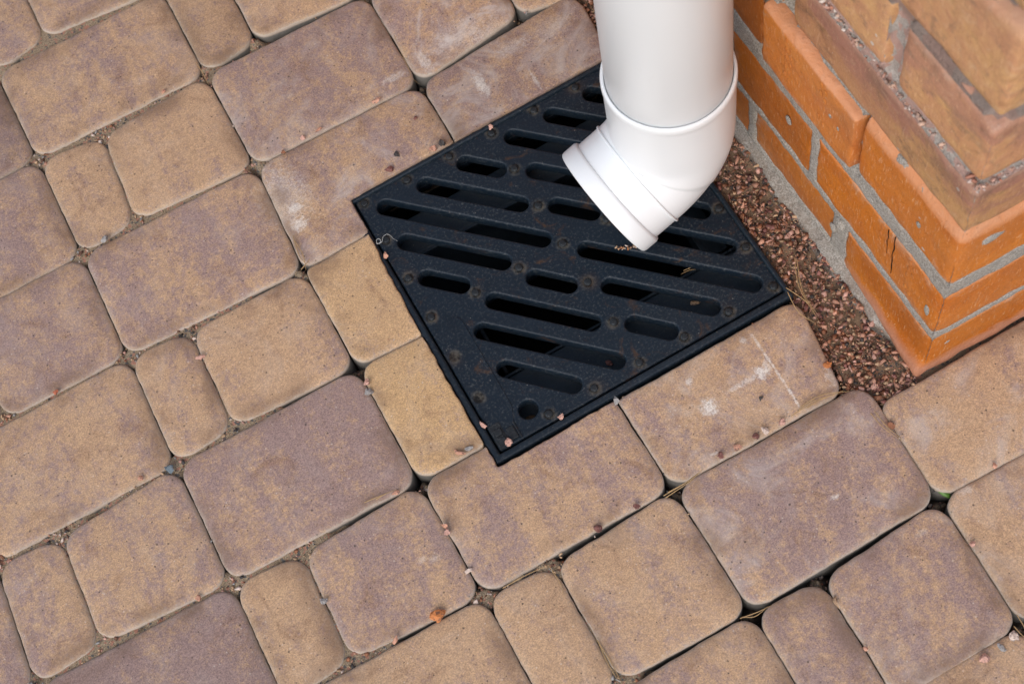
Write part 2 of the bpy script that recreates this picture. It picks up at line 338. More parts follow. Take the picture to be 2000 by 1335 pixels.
 (0,0.6,0.98,0.12,[[-0.1815,0.0016],[-0.1207,0.0015],[-0.1199,-0.1158],[-0.1811,-0.1165]],[0.017,0.017,0.017,0.017]),
 (1,0.65,0.8,0.12,[[-0.1195,0.0015],[-0.0003,0.0012],[0.0013,-0.1146],[-0.1187,-0.1158]],[0.017,0.017,0.017,0.017]),
 (1,0.6,0.95,0.12,[[-0.1811,-0.1177],[0.0013,-0.1158],[0.001,-0.2365],[-0.1813,-0.2368]],[0.017,0.017,0.017,0.017]),
 (1,0.12,0.98,0.12,[[-0.1813,-0.238],[-0.1233,-0.2354],[-0.1234,-0.3545],[-0.1805,-0.3573]],[0.017,0.017,0.017,0.017]),
 (1,0.6,0.98,0.12,[[-0.1221,-0.2354],[0.0009,-0.2377],[-0.0001,-0.3566],[-0.1222,-0.3545]],[0.017,0.017,0.017,0.017]),
 (1,0.35,1.1,0.12,[[-0.1805,-0.3586],[-0.0001,-0.3578],[-0.0021,-0.4764],[-0.1793,-0.4774]],[0.017,0.017,0.017,0.017]),
 (1,0.4,1.0,0.12,[[-0.1793,-0.4786],[-0.1194,-0.485],[-0.1224,-0.5912],[-0.1862,-0.5962]],[0.017,0.017,0.017,0.017]),
 (1,0.5,1.0,0.12,[[-0.1182,-0.4851],[-0.0021,-0.4776],[-0.0016,-0.5997],[-0.1212,-0.5912]],[0.017,0.017,0.017,0.017]),
 (1,0.85,0.93,0.12,[[-0.1863,-0.5975],[-0.0016,-0.601],[-0.0029,-0.7158],[-0.1853,-0.7164]],[0.017,0.017,0.017,0.017]),
 (0,0.19,0.93,0.12,[[-0.1853,-0.7176],[-0.1241,-0.7174],[-0.123,-0.8369],[-0.1841,-0.8368]],[0.017,0.017,0.017,0.017]),
 (1,0.7,1.0,0.12,[[-0.1229,-0.7174],[-0.0029,-0.717],[-0.002,-0.8371],[-0.1218,-0.8369]],[0.017,0.017,0.017,0.017]),
 (0,0.74,0.98,0.12,[[-0.1841,-0.838],[-0.002,-0.8383],[-0.0005,-0.9588],[-0.1833,-0.9572]],[0.017,0.017,0.017,0.017]),
 (0,0.69,1.01,0.12,[[-0.1833,-0.9584],[-0.1219,-0.959],[-0.1213,-1.0775],[-0.1827,-1.0773]],[0.017,0.017,0.017,0.017]),
 (0,0.61,1.02,0.12,[[-0.1207,-0.959],[-0.0004,-0.96],[0.0,-1.078],[-0.1201,-1.0775]],[0.017,0.017,0.017,0.017]),
 (0,0.42,0.93,0.12,[[-0.1827,-1.0785],[0.0,-1.0792],[0.0002,-1.1971],[-0.1823,-1.197]],[0.017,0.017,0.017,0.017]),
 (0,0.24,1.04,0.12,[[-0.1823,-1.1982],[-0.121,-1.1982],[-0.1209,-1.3166],[-0.1821,-1.3167]],[0.017,0.017,0.017,0.017]),
 (0,0.68,1.05,0.12,[[-0.1198,-1.1982],[0.0002,-1.1983],[0.0003,-1.3165],[-0.1197,-1.3166]],[0.017,0.017,0.017,0.017]),
 (0,0.32,1.01,0.12,[[-0.182,-1.3179],[0.0003,-1.3177],[0.0003,-1.4361],[-0.1819,-1.4363]],[0.017,0.017,0.017,0.017]),
 (0,0.62,1.01,0.12,[[0.0014,0.5986],[0.0624,0.5985],[0.0626,0.48],[0.0015,0.4802]],[0.017,0.017,0.017,0.017]),
 (0,0.63,0.99,0.12,[[0.0636,0.5985],[0.1832,0.5983],[0.1833,0.4797],[0.0638,0.48]],[0.017,0.017,0.017,0.017]),
 (0,0.53,1.02,0.12,[[0.0015,0.479],[0.1833,0.4785],[0.1836,0.3599],[0.0017,0.3606]],[0.017,0.017,0.017,0.017]),
 (0,0.27,1.05,0.12,[[0.0017,0.3594],[0.0628,0.3591],[0.063,0.2407],[0.0017,0.2411]],[0.017,0.017,0.017,0.017]),
 (0,0.72,0.93,0.12,[[0.064,0.3591],[0.1836,0.3587],[0.1842,0.2399],[0.0642,0.2407]],[0.017,0.017,0.017,0.017]),
 (0,0.73,1.05,0.12,[[0.0017,0.2399],[0.1842,0.2387],[0.1853,0.1193],[0.0013,0.1219]],[0.017,0.017,0.017,0.017]),
 (1,0.53,0.93,0.12,[[0.0013,0.1209],[0.0602,0.1322],[0.0603,0.0135],[0.0009,0.0025]],[0.017,0.017,0.017,0.017]),
 (1,0.4,0.95,0.12,[[0.0614,0.1322],[0.1853,0.1182],[0.1859,-0.0009],[0.0615,0.0135]],[0.017,0.017,0.017,0.017]),
 (1,0.4,0.95,0.12,[[0.0009,0.0012],[0.1859,-0.0022],[0.1846,-0.1184],[0.0025,-0.1146]],[0.017,0.017,0.017,0.017]),
 (1,0.25,0.97,0.12,[[0.0025,-0.1159],[0.0682,-0.127],[0.0604,-0.2308],[0.0022,-0.2365]],[0.017,0.017,0.017,0.017]),
 (1,0.12,0.97,0.12,[[0.0694,-0.127],[0.1846,-0.1196],[0.1852,-0.2395],[0.0616,-0.2308]],[0.017,0.017,0.017,0.017]),
 (1,0.55,1.07,0.12,[[0.0021,-0.2377],[0.1852,-0.2407],[0.1791,-0.3634],[0.0011,-0.3566]],[0.017,0.017,0.017,0.017]),
 (1,0.3,1.0,0.12,[[0.0011,-0.3578],[0.0604,-0.364],[0.0585,-0.4711],[-0.0009,-0.4763]],[0.017,0.017,0.017,0.017]),
 (1,0.25,1.05,0.12,[[0.0616,-0.3641],[0.1791,-0.3646],[0.1797,-0.4769],[0.0597,-0.4711]],[0.017,0.017,0.017,0.017]),
 (1,0.75,1.03,0.12,[[-0.0009,-0.4776],[0.1797,-0.4781],[0.1805,-0.6022],[-0.0004,-0.5998]],[0.017,0.017,0.017,0.017]),
 (1,0.1,1.03,0.12,[[-0.0004,-0.601],[0.0634,-0.6079],[0.0615,-0.7115],[-0.0017,-0.7157]],[0.017,0.017,0.017,0.017]),
 (1,0.6,1.07,0.12,[[0.0646,-0.608],[0.1805,-0.6034],[0.183,-0.7185],[0.0627,-0.7115]],[0.017,0.017,0.017,0.017]),
 (1,0.2,1.02,0.12,[[-0.0017,-0.717],[0.183,-0.7197],[0.1838,-0.8432],[-0.0008,-0.8371]],[0.017,0.017,0.017,0.017]),
 (0,0.54,0.97,0.12,[[-0.0008,-0.8383],[0.0612,-0.8404],[0.0623,-0.9594],[0.0007,-0.9589]],[0.017,0.017,0.017,0.017]),
 (0,0.68,1.03,0.12,[[0.0624,-0.8404],[0.1838,-0.8444],[0.184,-0.9604],[0.0635,-0.9594]],[0.017,0.017,0.017,0.017]),
 (0,0.41,0.99,0.12,[[0.0008,-0.9601],[0.184,-0.9616],[0.1844,-1.0763],[0.0012,-1.078]],[0.017,0.017,0.017,0.017]),
 (0,0.12,0.92,0.12,[[0.0012,-1.0792],[0.0627,-1.0786],[0.0628,-1.1966],[0.0014,-1.1971]],[0.017,0.017,0.017,0.017]),
 (0,0.49,0.99,0.12,[[0.0639,-1.0786],[0.1844,-1.0775],[0.1842,-1.1957],[0.064,-1.1966]],[0.017,0.017,0.017,0.017]),
 (0,0.66,1.01,0.12,[[0.0014,-1.1983],[0.1841,-1.1969],[0.1838,-1.3157],[0.0015,-1.3165]],[0.017,0.017,0.017,0.017]),
 (0,0.19,0.97,0.12,[[0.0015,-1.3177],[0.0627,-1.3174],[0.0626,-1.436],[0.0015,-1.4361]],[0.017,0.017,0.017,0.017]),
 (0,0.6,0.99,0.12,[[0.0639,-1.3174],[0.1838,-1.3169],[0.1836,-1.4356],[0.0638,-1.436]],[0.017,0.017,0.017,0.017]),
 (0,0.11,1.04,0.12,[[0.1844,0.5983],[0.366,0.5981],[0.3661,0.4794],[0.1845,0.4797]],[0.017,0.017,0.017,0.017]),
 (0,0.64,0.93,0.12,[[0.1845,0.4785],[0.2455,0.4784],[0.2457,0.3597],[0.1848,0.3599]],[0.017,0.017,0.017,0.017]),
 (0,0.45,0.97,0.12,[[0.2467,0.4784],[0.3661,0.4782],[0.3662,0.3594],[0.2469,0.3597]],[0.017,0.017,0.017,0.017]),
 (0,0.61,0.96,0.12,[[0.1848,0.3587],[0.3662,0.3582],[0.3663,0.2393],[0.1854,0.2399]],[0.017,0.017,0.017,0.017]),
 (0,0.25,0.99,0.12,[[0.1854,0.2387],[0.2461,0.2385],[0.2467,0.1192],[0.1865,0.1193]],[0.017,0.017,0.017,0.017]),
 (0,0.73,0.93,0.12,[[0.2473,0.2385],[0.3663,0.2381],[0.3661,0.1191],[0.2479,0.1192]],[0.017,0.017,0.017,0.017]),
 (1,0.17,1.01,0.12,[[0.1865,0.1181],[0.3661,0.1179],[0.3636,-0.0013],[0.1871,-0.001]],[0.017,0.017,0.017,0.017]),
 (1,0.35,0.85,0.12,[[0.1871,-0.0021],[0.2465,0.0071],[0.245,-0.1104],[0.1858,-0.1183]],[0.017,0.017,0.017,0.017]),
 (1,0.3,0.95,0.12,[[0.2477,0.0072],[0.3636,-0.0025],[0.362,-0.1214],[0.2462,-0.1104]],[0.017,0.017,0.017,0.017]),
 (1,0.62,0.93,0.3,[[0.1858,-0.1196],[0.362,-0.1226],[0.3616,-0.2435],[0.1864,-0.2395]],[0.017,0.017,0.017,0.017]),
 (1,0.2,1.02,0.12,[[0.1842,-0.7198],[0.2465,-0.7245],[0.2471,-0.8376],[0.185,-0.8431]],[0.017,0.017,0.017,0.017]),
 (1,0.3,1.08,0.12,[[0.2477,-0.7245],[0.3661,-0.7186],[0.3684,-0.84],[0.2483,-0.8376]],[0.017,0.017,0.017,0.017]),
 (1,0.25,1.03,0.12,[[0.185,-0.8444],[0.3684,-0.8412],[0.3689,-0.9514],[0.1852,-0.9604]],[0.017,0.017,0.017,0.017]),
 (0,0.21,1.04,0.12,[[0.1852,-0.9616],[0.2469,-0.9585],[0.247,-1.075],[0.1856,-1.0763]],[0.017,0.017,0.017,0.017]),
 (0,0.21,0.94,0.12,[[0.2481,-0.9585],[0.3689,-0.9526],[0.3684,-1.0724],[0.2482,-1.075]],[0.017,0.017,0.017,0.017]),
 (0,0.42,0.97,0.12,[[0.1856,-1.0775],[0.3684,-1.0736],[0.3674,-1.1942],[0.1854,-1.1957]],[0.017,0.017,0.017,0.017]),
 (0,0.45,1.05,0.12,[[0.1853,-1.1969],[0.2465,-1.1964],[0.2461,-1.3154],[0.185,-1.3157]],[0.017,0.017,0.017,0.017]),
 (0,0.56,0.92,0.12,[[0.2477,-1.1964],[0.3674,-1.1954],[0.367,-1.3149],[0.2473,-1.3154]],[0.017,0.017,0.017,0.017]),
 (0,0.3,1.0,0.12,[[0.185,-1.3169],[0.367,-1.3161],[0.3668,-1.4352],[0.1848,-1.4356]],[0.017,0.017,0.017,0.017]),
 (0,0.42,1.02,0.12,[[0.3672,0.598],[0.4866,0.5979],[0.4866,0.4792],[0.3673,0.4794]],[0.017,0.017,0.017,0.017]),
 (0,0.41,0.93,0.12,[[0.4878,0.5979],[0.5488,0.5979],[0.5487,0.4791],[0.4878,0.4792]],[0.017,0.017,0.017,0.017]),
 (0,0.26,1.04,0.12,[[0.3673,0.4782],[0.5487,0.4779],[0.5486,0.3592],[0.3674,0.3594]],[0.017,0.017,0.017,0.017]),
 (0,0.33,1.03,0.12,[[0.3674,0.3582],[0.4866,0.358],[0.4864,0.2392],[0.3675,0.2393]],[0.017,0.017,0.017,0.017]),
 (0,0.74,1.01,0.12,[[0.4878,0.358],[0.5486,0.358],[0.5482,0.2391],[0.4876,0.2392]],[0.017,0.017,0.017,0.017]),
 (0,0.54,1.01,0.12,[[0.3675,0.2381],[0.5482,0.2379],[0.5475,0.1189],[0.3673,0.1191]],[0.017,0.017,0.017,0.017]),
 (0,0.3,1.05,0.12,[[0.3673,0.1179],[0.4858,0.1178],[0.4842,-0.0014],[0.3648,-0.0013]],[0.017,0.017,0.017,0.017]),
 (0,0.4,1.05,0.12,[[0.487,0.1178],[0.5475,0.1177],[0.5464,-0.0014],[0.4854,-0.0014]],[0.017,0.017,0.017,0.017]),
 (1,0.3,1.04,0.12,[[0.3648,-0.0025],[0.5464,-0.0026],[0.5457,-0.1217],[0.3632,-0.1214]],[0.017,0.017,0.017,0.017]),
 (1,0.6,1.0,0.8,[[0.3632,-0.1226],[0.482,-0.1075],[0.4818,-0.2275],[0.3628,-0.2435]],[0.017,0.017,0.017,0.017]),
 (1,0.5,0.95,0.12,[[0.4832,-0.1075],[0.5457,-0.1228],[0.5456,-0.2419],[0.483,-0.2275]],[0.017,0.017,0.017,0.017]),
 (1,0.65,1.05,0.4,[[0.3673,-0.7186],[0.5554,-0.7188],[0.5501,-0.8359],[0.3696,-0.84]],[0.017,0.017,0.017,0.017]),
 (1,0.6,1.0,0.12,[[0.3696,-0.8412],[0.4313,-0.845],[0.4303,-0.9591],[0.3701,-0.9514]],[0.017,0.017,0.017,0.017]),
 (1,0.62,1.02,0.35,[[0.4325,-0.845],[0.5501,-0.8372],[0.5475,-0.9552],[0.4315,-0.9592]],[0.017,0.017,0.017,0.017]),
 (1,0.3,1.0,0.12,[[0.3701,-0.9525],[0.5475,-0.9564],[0.5482,-1.0749],[0.3696,-1.0724]],[0.017,0.017,0.017,0.017]),
 (0,0.69,0.97,0.12,[[0.3696,-1.0736],[0.4295,-1.0744],[0.4292,-1.1943],[0.3686,-1.1941]],[0.017,0.017,0.017,0.017]),
 (0,0.47,0.97,0.12,[[0.4307,-1.0744],[0.5482,-1.0761],[0.5492,-1.1947],[0.4304,-1.1943]],[0.017,0.017,0.017,0.017]),
 (0,0.5,0.93,0.12,[[0.3686,-1.1953],[0.5493,-1.1959],[0.5496,-1.3149],[0.3682,-1.3149]],[0.017,0.017,0.017,0.017]),
 (0,0.36,1.05,0.12,[[0.3682,-1.3161],[0.4291,-1.3161],[0.4289,-1.4351],[0.368,-1.4352]],[0.017,0.017,0.017,0.017]),
 (0,0.22,1.01,0.12,[[0.4303,-1.3161],[0.5496,-1.3161],[0.5496,-1.435],[0.4301,-1.4351]],[0.017,0.017,0.017,0.017]),
 (1,0.2,1.05,0.3,[[0.5513,-0.8371],[0.7337,-0.8375],[0.732,-0.9556],[0.5487,-0.9552]],[0.017,0.017,0.017,0.017]),
 (1,0.12,0.92,0.12,[[0.5487,-0.9564],[0.6102,-0.9565],[0.6106,-1.075],[0.5494,-1.0749]],[0.017,0.017,0.017,0.017]),
 (0,0.72,1.04,0.12,[[0.6114,-0.9566],[0.732,-0.9568],[0.7318,-1.0753],[0.6118,-1.075]],[0.017,0.017,0.017,0.017]),
 (0,0.62,1.03,0.12,[[0.5494,-1.0761],[0.7318,-1.0765],[0.7322,-1.1952],[0.5504,-1.1947]],[0.017,0.017,0.017,0.017]),
 (0,0.72,0.94,0.12,[[0.5505,-1.1959],[0.6114,-1.1961],[0.6118,-1.315],[0.5508,-1.3149]],[0.017,0.017,0.017,0.017]),
 (0,0.48,0.99,0.12,[[0.6126,-1.1961],[0.7322,-1.1964],[0.7324,-1.3152],[0.613,-1.315]],[0.017,0.017,0.017,0.017]),
 (0,0.47,1.05,0.12,[[0.5508,-1.3161],[0.7325,-1.3164],[0.7326,-1.4352],[0.5508,-1.435]],[0.017,0.017,0.017,0.017]),
 (0,0.59,1.06,0.12,[[0.7349,-0.8375],[0.7958,-0.8376],[0.7946,-0.9558],[0.7332,-0.9556]],[0.017,0.017,0.017,0.017]),
 (0,0.18,1.01,0.12,[[0.797,-0.8376],[0.9165,-0.8378],[0.9159,-0.9562],[0.7958,-0.9558]],[0.017,0.017,0.017,0.017]),
 (0,0.54,1.02,0.12,[[0.7332,-0.9568],[0.9159,-0.9574],[0.9156,-1.0758],[0.733,-1.0753]],[0.017,0.017,0.017,0.017]),
 (0,0.5,1.04,0.12,[[0.733,-1.0765],[0.7943,-1.0767],[0.7945,-1.1953],[0.7334,-1.1952]],[0.017,0.017,0.017,0.017]),
 (0,0.3,1.05,0.12,[[0.7955,-1.0767],[0.9156,-1.077],[0.9155,-1.1956],[0.7957,-1.1953]],[0.017,0.017,0.017,0.017]),
 (0,0.36,1.0,0.12,[[0.7334,-1.1964],[0.9155,-1.1968],[0.9156,-1.3155],[0.7336,-1.3152]],[0.017,0.017,0.017,0.017]),
 (0,0.68,1.02,0.12,[[0.7337,-1.3164],[0.7947,-1.3165],[0.7948,-1.4352],[0.7338,-1.4352]],[0.017,0.017,0.017,0.017]),
 (0,0.3,0.95,0.12,[[0.7959,-1.3165],[0.9156,-1.3167],[0.9156,-1.4354],[0.796,-1.4352]],[0.017,0.017,0.017,0.017]),
 (0,0.31,1.01,0.12,[[0.9182,-0.7184],[0.9789,-0.7185],[0.9786,-0.8367],[0.9177,-0.8366]],[0.017,0.017,0.017,0.017]),
 (0,0.75,1.05,0.12,[[0.9801,-0.7185],[1.0992,-0.7186],[1.0991,-0.8369],[0.9798,-0.8367]],[0.017,0.017,0.017,0.017]),
 (0,0.36,0.98,0.12,[[0.9177,-0.8378],[1.0991,-0.8381],[1.099,-0.9565],[0.9171,-0.9562]],[0.017,0.017,0.017,0.017]),
 (0,0.63,0.96,0.12,[[0.9171,-0.9574],[0.9782,-0.9575],[0.9779,-1.076],[0.9168,-1.0758]],[0.017,0.017,0.017,0.017]),
 (0,0.37,0.92,0.12,[[0.9794,-0.9575],[1.099,-0.9577],[1.0988,-1.0762],[0.9791,-1.076]],[0.017,0.017,0.017,0.017]),
 (0,0.22,1.0,0.12,[[0.9168,-1.077],[1.0988,-1.0774],[1.0987,-1.196],[0.9167,-1.1956]],[0.017,0.017,0.017,0.017]),
 (0,0.55,1.01,0.12,[[0.9167,-1.1968],[0.9778,-1.1969],[0.9778,-1.3156],[0.9168,-1.3155]],[0.017,0.017,0.017,0.017]),
 (0,0.34,1.05,0.12,[[0.979,-1.1969],[1.0987,-1.1972],[1.0986,-1.3158],[0.979,-1.3156]],[0.017,0.017,0.017,0.017]),
 (0,0.51,0.94,0.12,[[0.9168,-1.3167],[1.0986,-1.317],[1.0986,-1.4356],[0.9168,-1.4354]],[0.017,0.017,0.017,0.017]),
 (1,0.5,0.97,0.45,[[0.1864,-0.2407],[0.3616,-0.2447],[0.3617,-0.3194],[0.2489,-0.3219],[0.2485,-0.3618],[0.1803,-0.3634]],[0.017,0.017,0.002,0.002,0.003,0.012]),
 (1,0.05,1.1,0.12,[[0.1803,-0.3646],[0.2484,-0.363],[0.2453,-0.4801],[0.1809,-0.477]],[0.006,0.002,0.002,0.017]),
 (1,0.0,1.13,0.12,[[0.1809,-0.4782],[0.2453,-0.4813],[0.2462,-0.6021],[0.1817,-0.6022]],[0.015,0.002,0.003,0.017]),
 (1,0.45,1.05,0.12,[[0.1817,-0.6034],[0.2462,-0.6033],[0.2457,-0.6262],[0.3642,-0.6247],[0.3661,-0.7174],[0.1842,-0.7185]],[0.017,0.002,0.002,0.002,0.017,0.017]),
 (1,0.7,0.86,0.55,[[0.3628,-0.2447],[0.5393,-0.2339],[0.5343,-0.3166],[0.3629,-0.3194]],[0.017,0.017,0.002,0.002]),
 (1,0.35,1.0,0.35,[[0.3654,-0.6247],[0.5481,-0.6225],[0.5353,-0.7174],[0.3673,-0.7174]],[0.002,0.012,0.014,0.017]),
 (1,0.25,1.1,0.35,[[0.5538,-0.7419],[0.7581,-0.7378],[0.7249,-0.8392],[0.5513,-0.8359]],[0.01,0.003,0.02,0.017]),
]
MARKS = [(0.1999, -0.3024, 0.0073, 0.006, 0.8), (0.1957, -0.3206, 0.0091, 0.008, 0.75), (0.4122, -0.2796, 0.0064, 0.015, 0.9), (0.4585, -0.3025, 0.0023, 0.013, 0.6), (0.4298, -0.6716, 0.0082, 0.008, 1.05), (0.4846, -0.6671, 0.0068, 0.007, 1.05), (0.4715, -0.6675, 0.0118, 0.003, 0.6), (0.4575, -0.6679, 0.0082, 0.0025, 0.5), (0.4925, -0.6652, 0.0036, 0.007, 0.6), (0.4874, -0.633, 0.0036, 0.004, 0.8), (0.5339, -0.7011, 0.0064, 0.009, 0.6), (0.4268, -0.6424, 0.0036, 0.004, 0.7), (0.496, -0.641, 0.0016, 0.011, 0.75), (0.4962, -0.6591, 0.0015, 0.011, 0.8), (0.4962, -0.6773, 0.0015, 0.011, 0.8), (0.4964, -0.695, 0.0015, 0.01, 0.85), (0.4962, -0.7068, 0.0016, 0.006, 0.8), (0.3444, -0.2259, 0.0136, 0.005, 0.5), (0.3777, -0.2268, 0.0055, 0.015, 0.55), (0.4574, -0.2577, 0.0182, 0.01, 0.35), (0.4122, -0.7095, 0.0045, 0.0015, 0.7), (0.4781, -0.7925, 0.0045, 0.002, 0.8), (0.5728, -0.8403, 0.0064, 0.004, 0.5), (0.1527, -0.6659, 0.0041, 0.003, 0.35), (0.196, -0.2872, 0.0273, 0.0375, 0.42), (0.4151, -0.2199, 0.0318, 0.0225, 0.28), (0.4488, -0.2313, 0.0205, 0.015, 0.35), (0.4964, -0.2587, 0.0273, 0.015, 0.25), (0.1626, -0.6706, 0.0073, 0.0035, 0.3), (0.5221, -0.8536, 0.0064, 0.003, 0.3)]

# ------------------------------------------------------------------ materials
def mat_paver():
    m = M('paver_concrete')
    P = m.obj(); inf = m.info()
    off = m.vmath('SCALE', (37.0, 91.0, 13.0)); off.node.inputs['Scale'].default_value = 1.0
    m.L(inf.outputs['Random'], off.node.inputs['Scale'])
    V = m.vmath('ADD', P, off)
    rgb = m.sep(inf.outputs['Color'])
    tone, light, white = rgb[0], rgb[1], rgb[2]
    st = m.scale(V, (1.15, .34, 1.0))
    n1 = m.noise(st, 22, 9, .72, .6)
    n2 = m.noise(V, 75, 6, .68)
    n3 = m.noise(V, 330, 4, .7)
    a = m.math('ADD', m.math('MULTIPLY', n1, .55), m.math('MULTIPLY', n2, .33))
    a = m.math('ADD', a, m.math('MULTIPLY', n3, .40))
    a = m.math('ADD', a, m.math('MULTIPLY', m.math('SUBTRACT', tone, .5), .22))
    f = m.ss(a, .56, .73)
    tan = m.mix(m.ss(tone, .12, .0), (0.500, 0.326, 0.198), (0.540, 0.350, 0.180)); mauve = (0.318, 0.218, 0.196)
    c = m.mix(f, tan, mauve)
    # rusty darker burn patches
    nb = m.noise(V, 30, 5, .7, .8)
    c = m.mix(m.math('MULTIPLY', m.ss(nb, .52, .72), .55), c, (0.25, 0.140, 0.085))
    sd = m.noise(V, 150, 6, .8, .6)
    c = m.mix(m.math('MULTIPLY', m.ss(sd, .56, .70), .28), c, (0.20, 0.135, 0.12))
    c = m.mix(m.math('MULTIPLY', m.ss(sd, .44, .32), .24), c, (0.60, 0.43, 0.27))
    # grain
    g = m.noise(V, 760, 4, .85)
    c = m.mix(1.0, c, m.mix(m.ss(g, .28, .72), (.56, .55, .56), (1.42, 1.42, 1.39)), 'MULTIPLY')
    g2 = m.noise(V, 260, 2, .6)
    c = m.mix(1.0, c, m.mix(g2, (.82, .82, .83), (1.18, 1.18, 1.16)), 'MULTIPLY')
    # worn light veil
    nv = m.noise(V, 18, 5, .7, 1.2)
    veil = m.math('MULTIPLY', m.ss(nv, .46, .74), m.math('MULTIPLY', white, 1.35), clamp=True)
    c = m.mix(veil, c, (0.56, 0.49, 0.45))
    # pale flecks
    vf = m.voro(V, 210); vfc = m.voro(V, 210, out='Color')
    fl = m.math('MULTIPLY', m.ss(vf, .20, .08), m.math('GREATER_THAN', m.sep(vfc)[0], .80))
    c = m.mix(m.math('MULTIPLY', fl, .55), c, (0.66, 0.57, 0.48))
    # scratches / salt marks
    sv = m.scale(V, (1, 3.2, 1)); ns = m.noise(sv, 48, 7, .8, 2.0)
    sm = m.math('MULTIPLY', m.ss(ns, .655, .72), m.ss(m.noise(V, 500, 2, .6), .42, .6))
    c = m.mix(m.math('MULTIPLY', sm, m.math('MULTIPLY', white, 2.6), clamp=True), c, (0.74, 0.70, 0.65))
    # pores
    vp = m.voro(V, 230); vpc = m.voro(V, 230, out='Color'); r_ = m.sep(vpc)
    rad = m.math('MULTIPLY_ADD', m.math('POWER', r_[1], 3.0), .15, .075)
    pore = m.math('MULTIPLY', m.math('LESS_THAN', vp, rad), m.math('GREATER_THAN', r_[0], .55))
    c = m.mix(m.math('MULTIPLY', pore, .75), c, (0.06, 0.045, 0.04))
    # pale worn grains and dusty drag marks
    gw = m.noise(V, 380, 5, .9, .5)
    c = m.mix(m.math('MULTIPLY', m.ss(gw, .60, .70), .45), c, (0.64, 0.53, 0.43))
    c = m.mix(m.math('MULTIPLY', m.ss(gw, .40, .30), .40), c, (0.17, 0.11, 0.085))
    dm = m.noise(m.scale(V, (1, 5, 1)), 26, 8, .82, 1.6)
    c = m.mix(m.math('MULTIPLY', m.ss(dm, .60, .74), .28), c, (0.62, 0.55, 0.49))
    # marks with a place of their own
    G = m.pos(); gx = m.xyz(G)
    wob = m.math('MULTIPLY', m.math('SUBTRACT', m.noise(G, 260, 4, .75), .5), 2.6)
    for (mx, my, sx, sy, s) in MARKS:
        if s <= 0: continue
        dx = m.math('DIVIDE', m.math('SUBTRACT', gx[0], mx), sx)
        dy = m.math('DIVIDE', m.math('SUBTRACT', gx[1], my), sy)
        d = m.math('SQRT', m.math('ADD', m.math('MULTIPLY', dx, dx), m.math('MULTIPLY', dy, dy)))
        k = m.math('MULTIPLY', m.math('MULTIPLY', m.ss(m.math('ADD', d, wob), 1.2, .3), m.math('MULTIPLY_ADD', m.ss(g, .42, .6), .6, .4)), s * .92, clamp=True)
        c = m.mix(k, c, (0.80, 0.76, 0.70))
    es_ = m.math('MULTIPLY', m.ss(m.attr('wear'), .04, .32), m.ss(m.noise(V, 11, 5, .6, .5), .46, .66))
    c = m.mix(m.math('MULTIPLY', es_, .68), c, (0.19, 0.115, 0.075))  # brown edge grime that also paints extra pillow shading into the colour
    # edges: rubbed and dusty; flanks: bare grey body concrete
    ed = m.attr('wear')
    rim = m.math('MULTIPLY', m.ss(m.math('ADD', ed, m.math('MULTIPLY', m.math('SUBTRACT', n3, .5), .9)), .25, .75), m.ss(m.noise(V, 70, 4, .6), .25, .6))
    c = m.mix(m.math('MULTIPLY', rim, .45), c, (0.46, 0.385, 0.30))
    c = m.mix(m.math('MULTIPLY', m.ss(m.math('ADD', ed, m.math('MULTIPLY', m.math('SUBTRACT', n3, .5), .5)), .62, .80), .6), c, (0.56, 0.49, 0.41))
    c = m.mix(m.ss(ed, .86, .97), c, m.mix(n3, (0.13, .125, .115), (0.25, .235, .21)))
    c = m.mix(1.0, c, m.mix(light, (0, 0, 0), (1.0, 1.0, 1.0)), 'MULTIPLY')
    h = m.math('ADD', m.math('MULTIPLY', g, .5), m.math('MULTIPLY', n3, .9))
    h = m.math('SUBTRACT', h, m.math('MULTIPLY', pore, 1.5))
    b1 = m.bump(n2, .35, .0012)
    m.set(Base_Color=c, Roughness=m.math('MULTIPLY_ADD', g2, .25, .62), Normal=m.bump(h, .55, .00055, b1))
    m.b.inputs['Specular IOR Level'].default_value = .32
    return m.m

def mat_stone():
    m = M('crushed_stone')
    V = m.pos()
    c = m.attr('tint', 'Color')
    g = m.noise(V, 700, 3, .7)
    c = m.mix(1.0, c, m.mix(g, (.55, .55, .55), (1.5, 1.48, 1.45)), 'MULTIPLY')
    m.set(Base_Color=c, Roughness=.78, Normal=m.bump(g, .5, .0006))
    return m.m

def mat_chip():
    m = M('loose_chip_stone')
    V = m.obj(); inf = m.info()
    g = m.noise(V, 420, 4, .7)
    c = m.mix(1.0, inf.outputs['Color'], m.mix(g, (.45, .45, .47), (1.6, 1.55, 1.5)), 'MULTIPLY')
    vc = m.voro(V, 700, out='Color')
    c = m.mix(m.math('MULTIPLY', m.math('GREATER_THAN', m.sep(vc)[0], .8), .6), c, (0.06, .05, .05))
    m.set(Base_Color=c, Roughness=.7, Normal=m.bump(g, .7, .0008))
    return m.m

